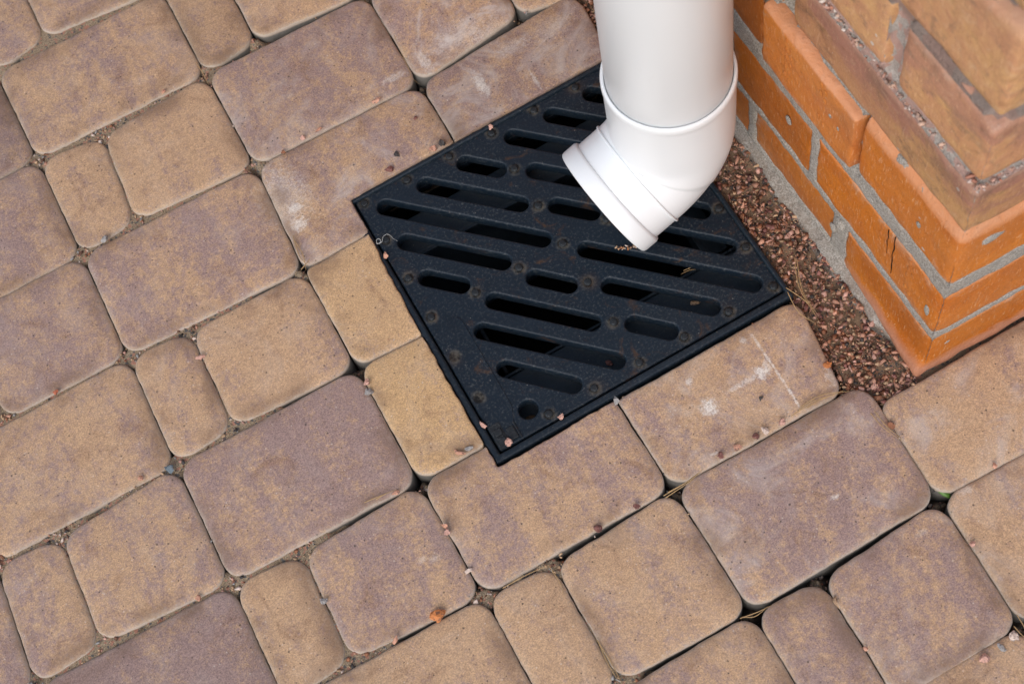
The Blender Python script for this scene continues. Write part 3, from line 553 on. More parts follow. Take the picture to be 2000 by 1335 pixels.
def mat_sand():
    m = M('joint_sand')
    V = m.pos(); x = m.xyz(V)
    n = m.noise(V, 900, 3, .8); n2 = m.noise(V, 60, 4, .6)
    c = m.mix(m.ss(n, .3, .7), (0.12, .085, .055), (0.50, .39, .26))
    c = m.mix(m.math('MULTIPLY', m.ss(n2, .50, .75), .6), c, (0.14, .10, .065))
    gz = m.math('MULTIPLY', m.math('GREATER_THAN', x[0], .541), m.math('GREATER_THAN', x[1], -.80))
    c = m.mix(m.math('MULTIPLY', gz, .8), c, m.mix(n, (0.13, .08, .05), (0.46, .30, .19)))
    vc = m.voro(V, 480, out='Color'); s = m.sep(vc)
    c = m.mix(m.math('MULTIPLY', m.math('GREATER_THAN', s[0], .86), .85), c, (0.40, .19, .13))
    c = m.mix(m.math('MULTIPLY', m.math('GREATER_THAN', s[1], .9), .8), c, (0.07, .08, .09))
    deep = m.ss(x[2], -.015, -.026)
    c = m.mix(m.math('MULTIPLY', deep, .85), c, (0.055, .04, .028))  # deep sand darkened in colour, painting in shade between the blocks
    m.set(Base_Color=c, Roughness=.95, Normal=m.bump(n, .9, .0012))
    return m.m

def mat_ground():
    m = M('ground_soil')
    V = m.pos()
    n = m.noise(V, 12, 8, .7); n2 = m.noise(V, 300, 4, .7)
    c = m.mix(n, (0.16, .12, .08), (0.36, .29, .2))
    c = m.mix(m.math('MULTIPLY', n2, .5), c, (0.10, .08, .06))
    m.set(Base_Color=c, Roughness=.95, Normal=m.bump(n2, .6, .003))
    return m.m

def mat_brick():
    m = M('fired_brick')
    P = m.obj(); inf = m.info()
    off = m.vmath('SCALE', (17.0, 5.0, 71.0)); m.L(inf.outputs['Random'], off.node.inputs['Scale'])
    V = m.vmath('ADD', P, off)
    rgb = m.sep(inf.outputs['Color'])
    age, light, pink = rgb[0], rgb[1], rgb[2]
    n1 = m.noise(m.scale(V, (1, .6, 1)), 18, 7, .66, .3)
    lz_ = m.xyz(P)[2]
    n2 = m.noise(V, 90, 5, .65, .4)
    g = m.noise(V, 800, 2, .7)
    orange = m.mix(m.ss(n1, .3, .75), (0.60, .185, .018), (0.48, .125, .012))
    orange = m.mix(m.math('MULTIPLY', m.ss(n2, .52, .8), .4), orange, (0.66, .25, .07))
    tan = m.mix(m.ss(m.math('ADD', m.math('MULTIPLY', n1, .65), m.math('MULTIPLY', n2, .35)), .36, .62), (0.62, .36, .155), (0.52, .26, .14))
    pk = m.ss(m.math('MULTIPLY_ADD', lz_, 5.0, m.noise(m.scale(V, (1, .55, 1)), 20, 8, .7, .3)), .44, .60)
    tan = m.mix(m.math('MULTIPLY', pk, pink), tan, (0.42, .205, .155))
    br = m.ss(m.math('MULTIPLY_ADD', lz_, 3.0, m.noise(m.scale(V, (1, .6, 1.2)), 34, 8, .75, .4)), .52, .66)
    tan = m.mix(m.math('MULTIPLY', br, m.math('MULTIPLY', pink, .62)), tan, (0.22, .145, .105))
    st_ = m.noise(m.scale(V, (1, .8, 1)), 70, 8, .8, .6)
    tan = m.mix(m.math('MULTIPLY', m.ss(st_, .52, .64), .62), tan, (0.24, .15, .10))
    tan = m.mix(m.math('MULTIPLY', m.ss(st_, .45, .34), .4), tan, (0.66, .46, .30))
    orange = m.mix(m.math('MULTIPLY', m.ss(m.noise(V, 9, 4, .6, .3), .42, .66), .55), orange, (0.44, .15, .045))
    c = m.mix(age, orange, tan)
    c = m.mix(m.math('MULTIPLY', m.math('MULTIPLY', m.attr('edge'), m.ss(m.noise(V, 48, 7, .8, .6), .50, .64)), .62), c, m.mix(n2, (0.38, .32, .27), (0.60, .48, .38)))
    # drag scratches along the face
    sc = m.noise(m.scale(V, (4, 4, .55)), 160, 4, .7, .3)
    c = m.mix(m.math('MULTIPLY', m.ss(sc, .56, .68), .50), c, (0.78, .50, .30))
    c = m.mix(1.0, c, m.mix(g, (.80, .79, .77), (1.18, 1.19, 1.2)), 'MULTIPLY')
    dn_ = m.noise(m.scale(V, (1, .7, 1)), 28, 7, .75, 1.5)
    c = m.mix(m.math('MULTIPLY', m.ss(dn_, .52, .75), m.math('MULTIPLY_ADD', age, .35, .28)), c, (0.19, .085, .04))
    sm_ = m.noise(m.scale(V, (1, 1, .5)), 44, 6, .8, 2.0)
    c = m.mix(m.math('MULTIPLY', m.ss(sm_, .62, .72), .30), c, (0.60, .46, .36))
    # cement specks
    vs = m.voro(V, 60); vsc = m.sep(m.voro(V, 60, out='Color'))
    sp = m.math('MULTIPLY', m.math('LESS_THAN', vs, m.math('MULTIPLY', vsc[1], .12)), m.math('GREATER_THAN', vsc[0], .72))
    c = m.mix(m.math('MULTIPLY', sp, .8), c, (0.55, .52, .47))
    # bare sandy arris
    w = m.attr('wear')
    c = m.mix(m.math('MULTIPLY', w, .8), c, m.mix(age, m.mix(n2, (0.62, .235, .085), (0.68, .36, .21)), m.mix(n2, (0.40, .19, .13), (0.66, .42, .32))))
    c = m.mix(m.math('MULTIPLY', m.attr('foot'), .9), c, m.mix(n2, (0.42, .17, .085), (0.56, .28, .19)))
    pit = m.math('MULTIPLY', m.ss(m.noise(V, 330, 4, .85), .36, .28), .7)
    c = m.mix(pit, c, (0.14, .05, .02))
    dst = m.noise(m.scale(V, (1, 1, 1)), 140, 6, .85, .8)
    c = m.mix(m.math('MULTIPLY', m.ss(dst, .60, .72), .35), c, (0.66, .46, .33))
    c = m.mix(1.0, c, m.mix(light, (0, 0, 0), (1, 1, 1)), 'MULTIPLY')
    r = m.math('ADD', m.math('MULTIPLY', age, .28), m.math('MULTIPLY_ADD', n2, .22, .40))
    r = m.math('ADD', r, m.math('MULTIPLY', w, .25))
    h = m.math('ADD', m.math('MULTIPLY', g, .35), m.math('MULTIPLY', sc, .5))
    b1 = m.bump(n2, .8, .0022)
    m.set(Base_Color=c, Roughness=r, Normal=m.bump(m.math('SUBTRACT', h, m.math('MULTIPLY', pit, 1.2)), .55, .0008, b1))
    m.b.inputs['Specular IOR Level'].default_value = .3
    return m.m

def mat_mortar():
    m = M('cement_mortar')
    V = m.pos(); x = m.xyz(V)
    n = m.noise(V, 620, 3, .75); n2 = m.noise(V, 45, 5, .6)
    c = m.mix(m.ss(n, .28, .72), (0.19, .17, .145), (0.50, .47, .42))
    c = m.mix(m.math('MULTIPLY', m.ss(n2, .5, .8), .35), c, (0.48, .42, .34))
    vc = m.voro(V, 330, out='Color'); vd = m.voro(V, 330); s = m.sep(vc)
    c = m.mix(m.math('MULTIPLY', m.ss(m.noise(V, 420, 4, .8), .60, .68), .8), c, (0.07, .065, .06))
    low = m.math('MULTIPLY', m.ss(x[2], .004, -.010), m.ss(m.noise(V, 90, 5, .7), .35, .6))
    c = m.mix(m.math('MULTIPLY', low, .75), c, (0.17, .115, .075))
    c = m.mix(m.math('MULTIPLY', m.ss(m.noise(V, 26, 6, .75, .5), .5, .7), .35), c, (0.24, .20, .155))
    up = m.ss(x[2], .295, .312)
    crumb = m.math('MULTIPLY', up, m.math('GREATER_THAN', m.sep(m.voro(V, 130, out='Color'))[1], .55))
    c = m.mix(m.math('MULTIPLY', crumb, .75), c, (0.44, .19, .13))
    c = m.mix(m.math('MULTIPLY', up, .3), c, (0.60, .50, .46))
    c = m.mix(m.math('MULTIPLY', m.ss(x[2], .385, .395), .7), c, m.mix(n2, (0.12, .08, .065), (0.36, .25, .20)))  # upper joints: dusty brown, with the recess shade painted into the colour
    m.set(Base_Color=c, Roughness=.92, Normal=m.bump(n, 1.0, .0012, m.bump(n2, .5, .003)))
    return m.m

def mat_pvc():
    m = M('white_plastic')
    V = m.obj()
    n = m.noise(V, 9, 4, .6); sp = m.voro(m.pos(), 42); sc = m.sep(m.voro(m.pos(), 42, out='Color'))
    c = m.mix(m.ss(n, .4, .8), (0.79, .815, .828), (0.775, .80, .812))
    s = m.math('MULTIPLY', m.math('LESS_THAN', sp, m.math('MULTIPLY', sc[1], .05)), m.math('GREATER_THAN', sc[0], .7))
    c = m.mix(m.math('MULTIPLY', s, .5), c, (0.30, .24, .19))
    sm = m.noise(m.scale(m.pos(), (1, 1, .3)), 60, 5, .7, .6)
    c = m.mix(m.math('MULTIPLY', m.ss(sm, .60, .8), .12), c, (0.5, .42, .36))
    m.set(Base_Color=c, Roughness=m.math('MULTIPLY_ADD', n, .12, .26))
    m.b.inputs['Subsurface Weight'].default_value = 0.0
    return m.m

def mat_black(name, base, rough, rusty, dust):
    m = M(name)
    V = m.obj(); x = m.xyz(V)
    n = m.noise(V, 55, 6, .7, .4); n2 = m.noise(V, 420, 3, .75); n3 = m.noise(V, 14, 5, .6)
    c = m.mix(n, tuple(v * .72 for v in base), tuple(v * 1.5 for v in base))
    ds = m.math('MULTIPLY', m.ss(n2, .50, .72), m.math('MULTIPLY_ADD', m.ss(n3, .3, .62), .7, .3))
    c = m.mix(m.math('MULTIPLY', ds, dust), c, (0.070, .078, .082))
    v1 = m.voro(V, 240); v2 = m.sep(m.voro(V, 240, out='Color'))
    sp = m.math('MULTIPLY', m.math('LESS_THAN', v1, m.math('MULTIPLY', v2[1], .12)), m.math('GREATER_THAN', v2[0], .72))
    c = m.mix(m.math('MULTIPLY', sp, .5), c, (0.33, .31, .28))
    rr = m.noise(V, 38, 7, .72, 1.0)
    k = m.math('MULTIPLY', m.ss(rr, .56, .72), rusty)
    if rusty > 0.05 and name.startswith('grate'):
        # rings of dried rust and lime, and a painted shadow, round the rivets (a regular lattice)
        p = .0458
        def frac(v, o):
            t = m.math('DIVIDE', m.math('SUBTRACT', v, o), p)
            return m.math('MULTIPLY', m.math('ABSOLUTE', m.math('SUBTRACT', t, m.math('ROUND', t))), p)
        def line(v, o):
            t = m.math('DIVIDE', m.math('SUBTRACT', v, o), p * 3)
            return m.math('LESS_THAN', m.math('MULTIPLY', m.math('ABSOLUTE', m.math('SUBTRACT', t, m.math('ROUND', t))), p * 3), .012)
        fx, fy = frac(x[0], .0156), frac(x[1], .0156)
        d = m.math('SQRT', m.math('ADD', m.math('MULTIPLY', fx, fx), m.math('MULTIPLY', fy, fy)))
        on = m.math('MAXIMUM', line(x[0], .0156), line(x[1], .0156))
        ring = m.math('MULTIPLY', m.ss(d, .0085, .0052), on)
        c = m.mix(m.math('MULTIPLY', m.ss(d, .0058, .0044), on), c, (.003, .003, .003))  # black contact shadow painted round each rivet
        ring = m.math('MULTIPLY', ring, m.ss(m.noise(V, 130, 4, .7), .38, .66))
        c = m.mix(m.math('MULTIPLY', ring, .55), c, (0.13, .12, .10))
        k = m.math('MAXIMUM', k, m.math('MULTIPLY', m.math('MULTIPLY', m.ss(d, .015, .004), on), m.math('MULTIPLY', m.ss(n3, .50, .68), .28)))
    c = m.mix(k, c, m.mix(n2, (0.030, .020, .014), (0.105, .050, .022)))
    sc = m.noise(m.scale(V, (1, 6, 1)), 90, 3, .6)
    r = m.math('ADD', m.math('MULTIPLY_ADD', n2, .22, rough), m.math('MULTIPLY', k, .25))
    m.set(Base_Color=c, Roughness=r, Normal=m.bump(n2, .45, .0006, m.bump(n, .3, .0012)))
    m.b.inputs['Specular IOR Level'].default_value = .30
    return m.m

def mat_flat(name, col, rough=.8, var=.5, scale=300):
    m = M(name)
    n = m.noise(m.pos(), scale, 3, .7)
    c = m.mix(n, tuple(v * (1 - var) for v in col), tuple(min(1, v * (1 + var)) for v in col))
    m.set(Base_Color=c, Roughness=rough, Normal=m.bump(n, .3, .0005))
    return m.m

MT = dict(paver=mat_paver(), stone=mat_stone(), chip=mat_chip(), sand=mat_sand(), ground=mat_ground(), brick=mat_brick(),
          mortar=mat_mortar(), pvc=mat_pvc(),
          grate=mat_black('grate_iron', (0.0050, .0115, .0200), .38, .9, .85),
          frame=mat_black('frame_plastic', (0.0080, .0145, .0225), .30, .12, .6),
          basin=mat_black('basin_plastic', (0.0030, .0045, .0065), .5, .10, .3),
          stud=mat_black('rivet_iron', (0.0130, .0160, .0190), .42, .9, .9),
          needle=mat_flat('dry_needle', (0.40, .26, .12), .6, .45),
          thread=mat_flat('white_fibre', (0.46, .46, .44), .6, .1),
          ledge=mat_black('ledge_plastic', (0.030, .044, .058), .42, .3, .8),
          leaf=mat_flat('green_leaf', (0.09, .20, .03), .5, .4, 150),
          deadleaf=mat_flat('dead_leaf', (0.16, .10, .05), .7, .5, 150),
          imprint=None)

# ------------------------------------------------------------------ frames of reference
GA = R(0.77); G0 = Vector((0.2474, -0.6208, 0.0))        # drain corner and heading
def in_drain(X, Y, m=0.0):
    dx, dy = X - G0.x, Y - G0.y
    a = dx * math.cos(GA) + dy * math.sin(GA); b = -dx * math.sin(GA) + dy * math.cos(GA)
    return (a > -.001 - m) & (a < .301 + m) & (b > -.002 - m) & (b < .3 + m)
WC = Vector((0.6041, -0.7338, 0.0)); WR = R(1.65)        # wall corner; its faces run along local +Y and +X
def in_wall(X, Y, m=0.0):
    dx, dy = X - WC.x, Y - WC.y
    a = dx * math.cos(WR) + dy * math.sin(WR); b = -dx * math.sin(WR) + dy * math.cos(WR)
    return (a > -m) & (b > -m)

def fillet(Q, rad):
    pts = []; n = len(Q); flags = []
    for i in range(n):
        p0, p1, p2 = Vector(Q[i - 1]), Vector(Q[i]), Vector(Q[(i + 1) % n])
        d0 = (p0 - p1).normalized(); d2 = (p2 - p1).normalized()
        ang = d0.angle(d2)
        r = rad[i]; t = min(r / math.tan(ang / 2), .45 * min((p0 - p1).length, (p2 - p1).length)); r = t * math.tan(ang / 2)
        a = p1 + d0 * t; b = p1 + d2 * t
        k = 2 if r < .004 else (9 if r > .015 else 5)
        for j in range(k + 1):
            s = j / k
            q = (1 - s) ** 2 * a + 2 * s * (1 - s) * (p1 * .78 + (a + b) * .11) + s * s * b
            pts.append(q); flags.append(1.0 if (rad[i] > .004) else 0.0)
    return pts, flags

def outline(Q, rad, step=.007, rough=.00055):
    pts, fl = fillet(Q, rad)
    out = []; cut = []
    n = len(pts)
    for i in range(n):
        a, b = pts[i], pts[(i + 1) % n]
        L = (b - a).length; k = max(1, int(L / step))
        sharp = (fl[i] == 0 and fl[(i + 1) % n] == 0)
        for j in range(k):
            out.append(a.lerp(b, j / k)); cut.append(sharp)
    n = len(out); res = []; nor = []
    for i in range(n):
        d = (out[(i + 1) % n] - out[i - 1])
        d = d.normalized() if d.length > 1e-9 else Vector((1, 0))
        nor.append(Vector((d.y, -d.x)))          # outward for a counter-clockwise loop
    for i in range(n):
        p = out[i]; amp = .0011 if cut[i] else rough
        w = nz(p.x, p.y, 3.1, 130) * amp + nz(p.x, p.y, 7.7, 34) * rough * 1.6
        res.append(p + nor[i] * w)
    return res, nor, cut

def pt_in(poly, X, Y):
    r = np.zeros(X.shape, bool); n = len(poly)
    for i in range(n):
        x1, y1 = poly[i]; x2, y2 = poly[(i + 1) % n]
        c = ((y1 > Y) != (y2 > Y)) & (X < (x2 - x1) * (Y - y1) / (y2 - y1 + 1e-12) + x1)
        r ^= c
    return r

# ------------------------------------------------------------------ setting: ground, pavement bed
gx0, gx1, gy0, gy1 = -0.30, 0.95, -1.12, 0.18
hv = [(-30, -30), (30, -30), (30, 30), (-30, 30), (gx0, gy0), (gx1, gy0), (gx1, gy1), (gx0, gy1)]
ground = from_py('ground', [(x, y, -.052) for x, y in hv], [(0, 1, 5, 4), (1, 2, 6, 5), (2, 3, 7, 6), (3, 0, 4, 7)], MT['ground'], smooth=False)
tag(ground, 'bare brown soil round the paving', kind='structure')

OUTL = []
def sand_h(X, Y):
    """height of the jointing sand; X, Y arrays"""
    U = X / .183
    fill = np.clip((.20 - X - .10 * np.clip((-.45 - Y) / .3, -1, 0)) / .13, 0, 1)
    fill = np.maximum(fill, np.clip((-.64 - Y) / .12, 0, 1) * np.clip((.34 - X) / .1, 0, 1) * .9)
    fill = np.maximum(fill, np.clip((-.02 - X) / .05, 0, 1))
    dl = np.abs(U - np.round(U)) * .183
    vert = np.clip(1 - dl / .008, 0, 1)
    fill = fill - vert * .5 * np.clip((Y + .72) / .1, 0, 1)
    return np.clip(fill, 0, 1)

st = .0032
xs = np.arange(gx0, gx1 + st / 2, st); ys = np.arange(gy0, gy1 + st / 2, st)
xs[-1] = gx1; ys[-1] = gy1
XX, YY = np.meshgrid(xs, ys)
H = np.empty_like(XX)
fl = sand_h(XX, YY)
NODES = np.array(sorted({(round(q[0], 3), round(q[1], 3)) for v, t, l, w, Q, r in PAVERS if v for q in Q}))
for i in range(XX.shape[0]):
    for j in range(XX.shape[1]):
        x, y = XX[i, j], YY[i, j]
        H[i, j] = nz(x, y, 0, 55) * .5 + nz(x, y, 5, 170) * .28
nd = np.full(XX.shape, 1e9)
for q in NODES:
    nd = np.minimum(nd, (XX - q[0]) ** 2 + (YY - q[1]) ** 2)
node = np.clip(1 - np.sqrt(nd) / .016, 0, 1)
fill = np.clip(fl * 1.15 + H * .8, 0, 1)
fill = np.clip(fill + node * (.70 + H * .6), 0, 1)
Z = -.052 + .0465 * fill ** .7 + H * .0016
gravel_zone = (XX > .542) & (YY > -.79) & (XX < .75)
Z = np.where(gravel_zone, -.0155 + H * .004, Z)
nx, ny = XX.shape[1], XX.shape[0]
verts = np.stack([XX, YY, Z], -1).reshape(-1, 3)
cx, cy = (XX[:-1, :-1] + st / 2), (YY[:-1, :-1] + st / 2)
keep = ~in_drain(cx, cy, -.006)
idx = np.arange(nx * ny).reshape(ny, nx)
F = np.stack([idx[:-1, :-1], idx[:-1, 1:], idx[1:, 1:], idx[1:, :-1]], -1)[keep].reshape(-1, 4)
me = bpy.data.meshes.new('pavement')
me.vertices.add(len(verts)); me.vertices.foreach_set('co', verts.ravel())
me.loops.add(F.size); me.loops.foreach_set('vertex_index', F.ravel())
me.polygons.add(len(F)); me.polygons.foreach_set('loop_start', np.arange(0, F.size, 4))
me.update(calc_edges=True)
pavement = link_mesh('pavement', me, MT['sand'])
tag(pavement, 'paving of rounded tan and mauve concrete blocks on jointing sand', kind='structure')

# pavers: every block a part of the pavement
from mathutils.geometry import delaunay_2d_cdt
PROF_D = [0, .0008, .0018, .0034, .0060, .0100, .0160, .0230, .034, .5]
PROF_Z = [-.0042, -.0029, -.0021, -.0016, -.0012, -.0009, -.0005, -.0002, 0, 0]
PROF_W = [.80, .66, .50, .40, .31, .22, .12, .05, 0, 0]
def paver(vis, tone, light, white, Q, rad):
    Q = list(reversed(Q)); rad = list(reversed(rad))
    cxy = Vector((sum(q[0] for q in Q) / len(Q), sum(q[1] for q in Q) / len(Q)))
    Ql = [(q[0] - cxy.x, q[1] - cxy.y) for q in Q]
    pts, nor, cut = outline(Ql, rad, step=.004 if vis else .03)
    OUTL.append(([(p.x + cxy.x, p.y + cxy.y) for p in pts], vis))
    n = len(pts)
    A = np.array([p[:] for p in pts]); B = np.roll(A, -1, 0); cu_ = np.array(cut)
    def dist(X, Y, edges=None):
        best = np.full(X.shape, 9.0)
        for i in range(n):
            if edges is not None and not edges[i]: continue
            ax, ay = A[i]; dx, dy = B[i] - A[i]; L2 = dx * dx + dy * dy + 1e-15
            t = np.clip(((X - ax) * dx + (Y - ay) * dy) / L2, 0, 1)
            best = np.minimum(best, np.hypot(X - ax - t * dx, Y - ay - t * dy))
        return best
    cand = []
    for ins in ((.0008, .0018, .0034, .0060, .0100, .0160) if vis else (.003, .012)):
        k = max(1, int(ins / .003)) if vis else 1
        for i in range(0, n, k):
            q = A[i] - np.array(nor[i][:]) * ins
            cand.append((q[0], q[1], ins))
    g = .0085 if vis else .05
    x0, y0 = A.min(0); x1, y1 = A.max(0)
    for x in np.arange(x0, x1, g):
        for y in np.arange(y0, y1, g): cand.append((x + g * .3, y, -1))
    C_ = np.array(cand); D = dist(C_[:, 0], C_[:, 1]); inside = pt_in(A, C_[:, 0], C_[:, 1])
    okc = inside & np.where(C_[:, 2] > 0, D > C_[:, 2] * .93, D > (.019 if vis else .02))
    C2 = C_[okc]
    pin = [Vector(p) for p in A] + [Vector((c[0], c[1])) for c in C2]
    res = delaunay_2d_cdt(pin, [(i, (i + 1) % n) for i in range(n)], [list(range(n))], 1, 1e-7)
    PV = np.array([v[:] for v in res[0]]); tri = res[2]; orig = res[3]
    X, Y = PV[:, 0], PV[:, 1]
    dr = dist(X, Y, ~cu_); dc = dist(X, Y, cu_) if cu_.any() else np.full(X.shape, 9.0)
    jit = np.array([1 + .45 * nz(x + cxy.x, y + cxy.y, 1.5, 40) for x, y in PV])
    Z = np.minimum(np.interp(dr / jit, PROF_D, PROF_Z), np.interp(dc * 6, PROF_D, PROF_Z) * .3)
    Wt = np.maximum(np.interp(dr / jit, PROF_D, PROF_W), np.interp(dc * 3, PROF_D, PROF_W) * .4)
    Z = Z + np.array([nz(x + cxy.x, y + cxy.y, 4.0, 14) * .0005 + nz(x + cxy.x, y + cxy.y, 4.0, 60) * .00016 for x, y in PV])
    V = [(x, y, z) for x, y, z in zip(X, Y, Z)]; W = list(Wt)
    inv = {}
    for k, o_ in enumerate(orig):
        for q in o_:
            if q < n: inv[q] = k
    F = [tuple(f) for f in tri]
    base = len(V); zb = [-.0072, -.0095, -.058]; wb = [.92, 1.0, 1.0]
    for r in range(3):
        for i in range(n):
            e = .0004 if r else .0002
            V.append((A[i][0] + nor[i][0] * e, A[i][1] + nor[i][1] * e, zb[r] if not (cut[i] and r == 0) else -.003)); W.append(wb[r] if not (cut[i] and r == 0) else .5)
    for i in range(n):
        j = (i + 1) % n
        F.append((base + i, base + j, inv[j], inv[i]))
        for r in range(2):
            F.append((base + (r + 1) * n + i, base + (r + 1) * n + j, base + r * n + j, base + r * n + i))
    me = bpy.data.meshes.new('paver')
    me.from_pydata(V, [], F); me.update()
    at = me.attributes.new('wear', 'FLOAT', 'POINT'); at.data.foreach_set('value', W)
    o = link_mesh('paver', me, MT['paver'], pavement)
    o.location = (cxy.x, cxy.y, random.uniform(-.0008, .0006))
    o.rotation_euler = (random.uniform(-.004, .004), random.uniform(-.004, .004), 0)
    o.color = (tone, light, white, 1)
    return o

for v, t, l, w, Q, r in PAVERS:
    c = np.mean(np.array(Q), 0)
    if in_wall(c[0], c[1], .0): continue
    paver(v, t, l, w, Q, r)

# ------------------------------------------------------------------ stones
def ico(sub, seed, flat=.75):
    bm = bmesh.new(); bmesh.ops.create_icosphere(bm, subdivisions=sub, radius=1.0)
    rg = random.Random(seed)
    for v in bm.verts:
        v.co *= rg.uniform(.60, 1.15)
    s = Vector((rg.uniform(.8, 1.25), rg.uniform(.6, .95), rg.uniform(.45, flat)))
    for v in bm.verts: v.co = Vector((v.co.x * s.x, v.co.y * s.y, v.co.z * s.z))
    for _ in range(3):      # knock facets off
        n = Vector((rg.gauss(0, 1), rg.gauss(0, 1), rg.gauss(0, 1))).normalized(); d = rg.uniform(.28, .6)
        for v in bm.verts:
            e = v.co.dot(n) - d
            if e > 0: v.co -= n * e
    V = np.array([v.co[:] for v in bm.verts]); Fc = np.array([[v.index for v in f.verts] for f in bm.faces]); bm.free()
    return V, Fc
def chip(seed):
    rg = random.Random(seed); bm = bmesh.new()
    s = (rg.uniform(.9, 1.45), rg.uniform(.6, .95), rg.uniform(.35, .65))
    for _ in range(10):
        v = Vector((rg.gauss(0, 1), rg.gauss(0, 1), rg.gauss(0, 1))).normalized() * rg.uniform(.8, 1.0)
        bm.verts.new((v.x * s[0], v.y * s[1], v.z * s[2]))
    bmesh.ops.convex_hull(bm, input=bm.verts)
    bmesh.ops.triangulate(bm, faces=bm.faces)
    for v in [v for v in bm.verts if not v.link_faces]: bm.verts.remove(v)
    bm.verts.index_update()
    V = np.array([v.co[:] for v in bm.verts]); Fc = np.array([[v.index for v in f.verts] for f in bm.faces]); bm.free()
    return V, Fc
ST1 = [chip(100 + i) for i in range(24)]
ST2 = [ico(2, 200 + i) for i in range(10)]

PAL = {'salmon': (.50, .265, .18), 'pink': (.50, .29, .23), 'maroon': (.20, .085, .07), 'red': (.42, .13, .07), 'orange': (.52, .19, .06),
       'grey': (.30, .29, .28), 'dark': (.05, .043, .04), 'tan': (.42, .28, .17), 'pale': (.58, .47, .40), 'blue': (.11, .145, .17), 'rust': (.27, .115, .06),
       'wet': (.13, .065, .04)}

def rotm(rg):
    a, b, c = rg.uniform(0, 6.28), rg.uniform(-.5, .5), rg.uniform(-.5, .5)
    ca, sa, cb, sb, cc, sc = math.cos(a), math.sin(a), math.cos(b), math.sin(b), math.cos(c), math.sin(c)
    return (np.array([[ca, -sa, 0], [sa, ca, 0], [0, 0, 1]]) @ np.array([[cb, 0, sb], [0, 1, 0], [-sb, 0, cb]]) @ np.array([[1, 0, 0], [0, cc, -sc], [0, sc, cc]]))

def stones(name, items, parent=None, lib=ST1):
    """items: (x, y, z, radius, colour) joined into one mesh"""
    rg = random.Random(5); VV = []; FF = []; CC = []; o = 0
    for (x, y, z, r, col) in items:
        V, Fc = lib[rg.randrange(len(lib))]
        W = (V @ rotm(rg).T) * r + np.array([x, y, z])
        VV.append(W); FF.append(Fc + o); o += len(V)
        j = rg.uniform(.75, 1.25)
        CC.append(np.tile([col[0] * j, col[1] * j, col[2] * j, 1.0], (len(V), 1)))
    V = np.concatenate(VV); Fa = np.concatenate(FF); Cc = np.concatenate(CC)
    me = bpy.data.meshes.new(name)
    me.vertices.add(len(V)); me.vertices.foreach_set('co', V.ravel())
    me.loops.add(Fa.size); me.loops.foreach_set('vertex_index', Fa.ravel().astype(np.int32))
    me.polygons.add(len(Fa)); me.polygons.foreach_set('loop_start', np.arange(0, Fa.size, 3))
    me.update(calc_edges=True)
    at = me.color_attributes.new('tint', 'FLOAT_COLOR', 'POINT'); at.data.foreach_set('color', Cc.ravel())
    return link_mesh(name, me, MT['stone'], parent, smooth=False)

def outside_pavers(X, Y):
    ok = np.ones(X.shape, bool)
    for poly, vis in OUTL:
        a = np.array(poly)
        if a[:, 0].max() < X.min() or a[:, 0].min() > X.max(): continue
        ok &= ~pt_in(poly, X, Y)
    return ok

# gravel bed along the wall
N = 56000
X = RNG.uniform(.535, .80, N); Y = RNG.uniform(-.80, .25, N)
ok = outside_pavers(X, Y) & ~in_drain(X, Y, .0015) & ~in_wall(X, Y, .0075) & ((X < .62) | (Y < -.70))
X, Y = X[ok], Y[ok]
items = []
names = ['salmon', 'pink', 'maroon', 'rust', 'dark', 'tan', 'tan', 'salmon', 'rust', 'tan', 'tan', 'wet', 'salmon', 'rust', 'pink', 'dark']
rg = random.Random(3)
for x, y in zip(X, Y):
    r = .0007 + .0034 * rg.random() ** 2.6
    if rg.random() < .02: r = rg.uniform(.0036, .0050)
    wx = (x - WC.x)
    near = max(0, 1 - abs(wx + .028 + .0) / .018) if y > -.70 else 0
    z = -.0108 + rg.uniform(-.002, .0030) + .006 * max(0, 1 - abs(WC.x - .026 * (y + .734) - x - .013) / .008) - (.010 if x > .615 and y < -.71 else 0) + .003 * nz(x, y, 2, 30)
    col = PAL[rg.choice(names)]
    if r > .0034: col = PAL[rg.choice(['salmon', 'pink', 'rust', 'rust', 'maroon', 'salmon'])]
    items.append((x, y, z, r, tuple((c * k_) for c, k_ in zip(col, [rg.uniform(.6, 1.15)] * 3))))
gb = stones('gravel_bed', items)
tag(gb, 'strip of crushed reddish granite gravel between drain and brick wall', 'gravel', kind='stuff')

# fine grit in the joints
N = 80000
X = RNG.uniform(-.20, .80, N); Y = RNG.uniform(-1.0, -.05, N)
ok = outside_pavers(X, Y) & ~in_drain(X, Y, .001) & ~in_wall(X, Y, .0) & ~((X > .540) & (Y > -.735) & (X < .64))
X, Y = X[ok], Y[ok]
f = sand_h(X, Y)
items = []
for x, y, ff in zip(X, Y, f):
    dn2 = ((NODES[:, 0] - x) ** 2 + (NODES[:, 1] - y) ** 2).min() ** .5
    nodev = max(0, 1 - dn2 / .018)
    dens = nz(x, y, 9, 22) * .5 + .35 + ff * .25 + nodev * .7
    if rg.random() > dens: continue
    r = rg.uniform(.0005, .0013) if (nodev < .25 or rg.random() < .6) else rg.uniform(.0012, .0030)
    zs = -.052 + .0465 * min(1, max(0, ff + nodev * .68 + nz(x, y, 0, 55) * .45)) ** .7
    z = zs + r * .6
    if rg.random() < .035: z = -.0035 + rg.uniform(-.001, .001); r = rg.uniform(.0013, .0019)
    items.append((x, y, z, r, PAL[rg.choice(['salmon', 'tan', 'dark', 'pink', 'rust', 'grey', 'tan', 'pale', 'wet'])]))
jg = stones('joint_grit', items)
tag(jg, 'fine reddish grit and sand grains lying in the joints between the pavers', 'grit', kind='stuff')
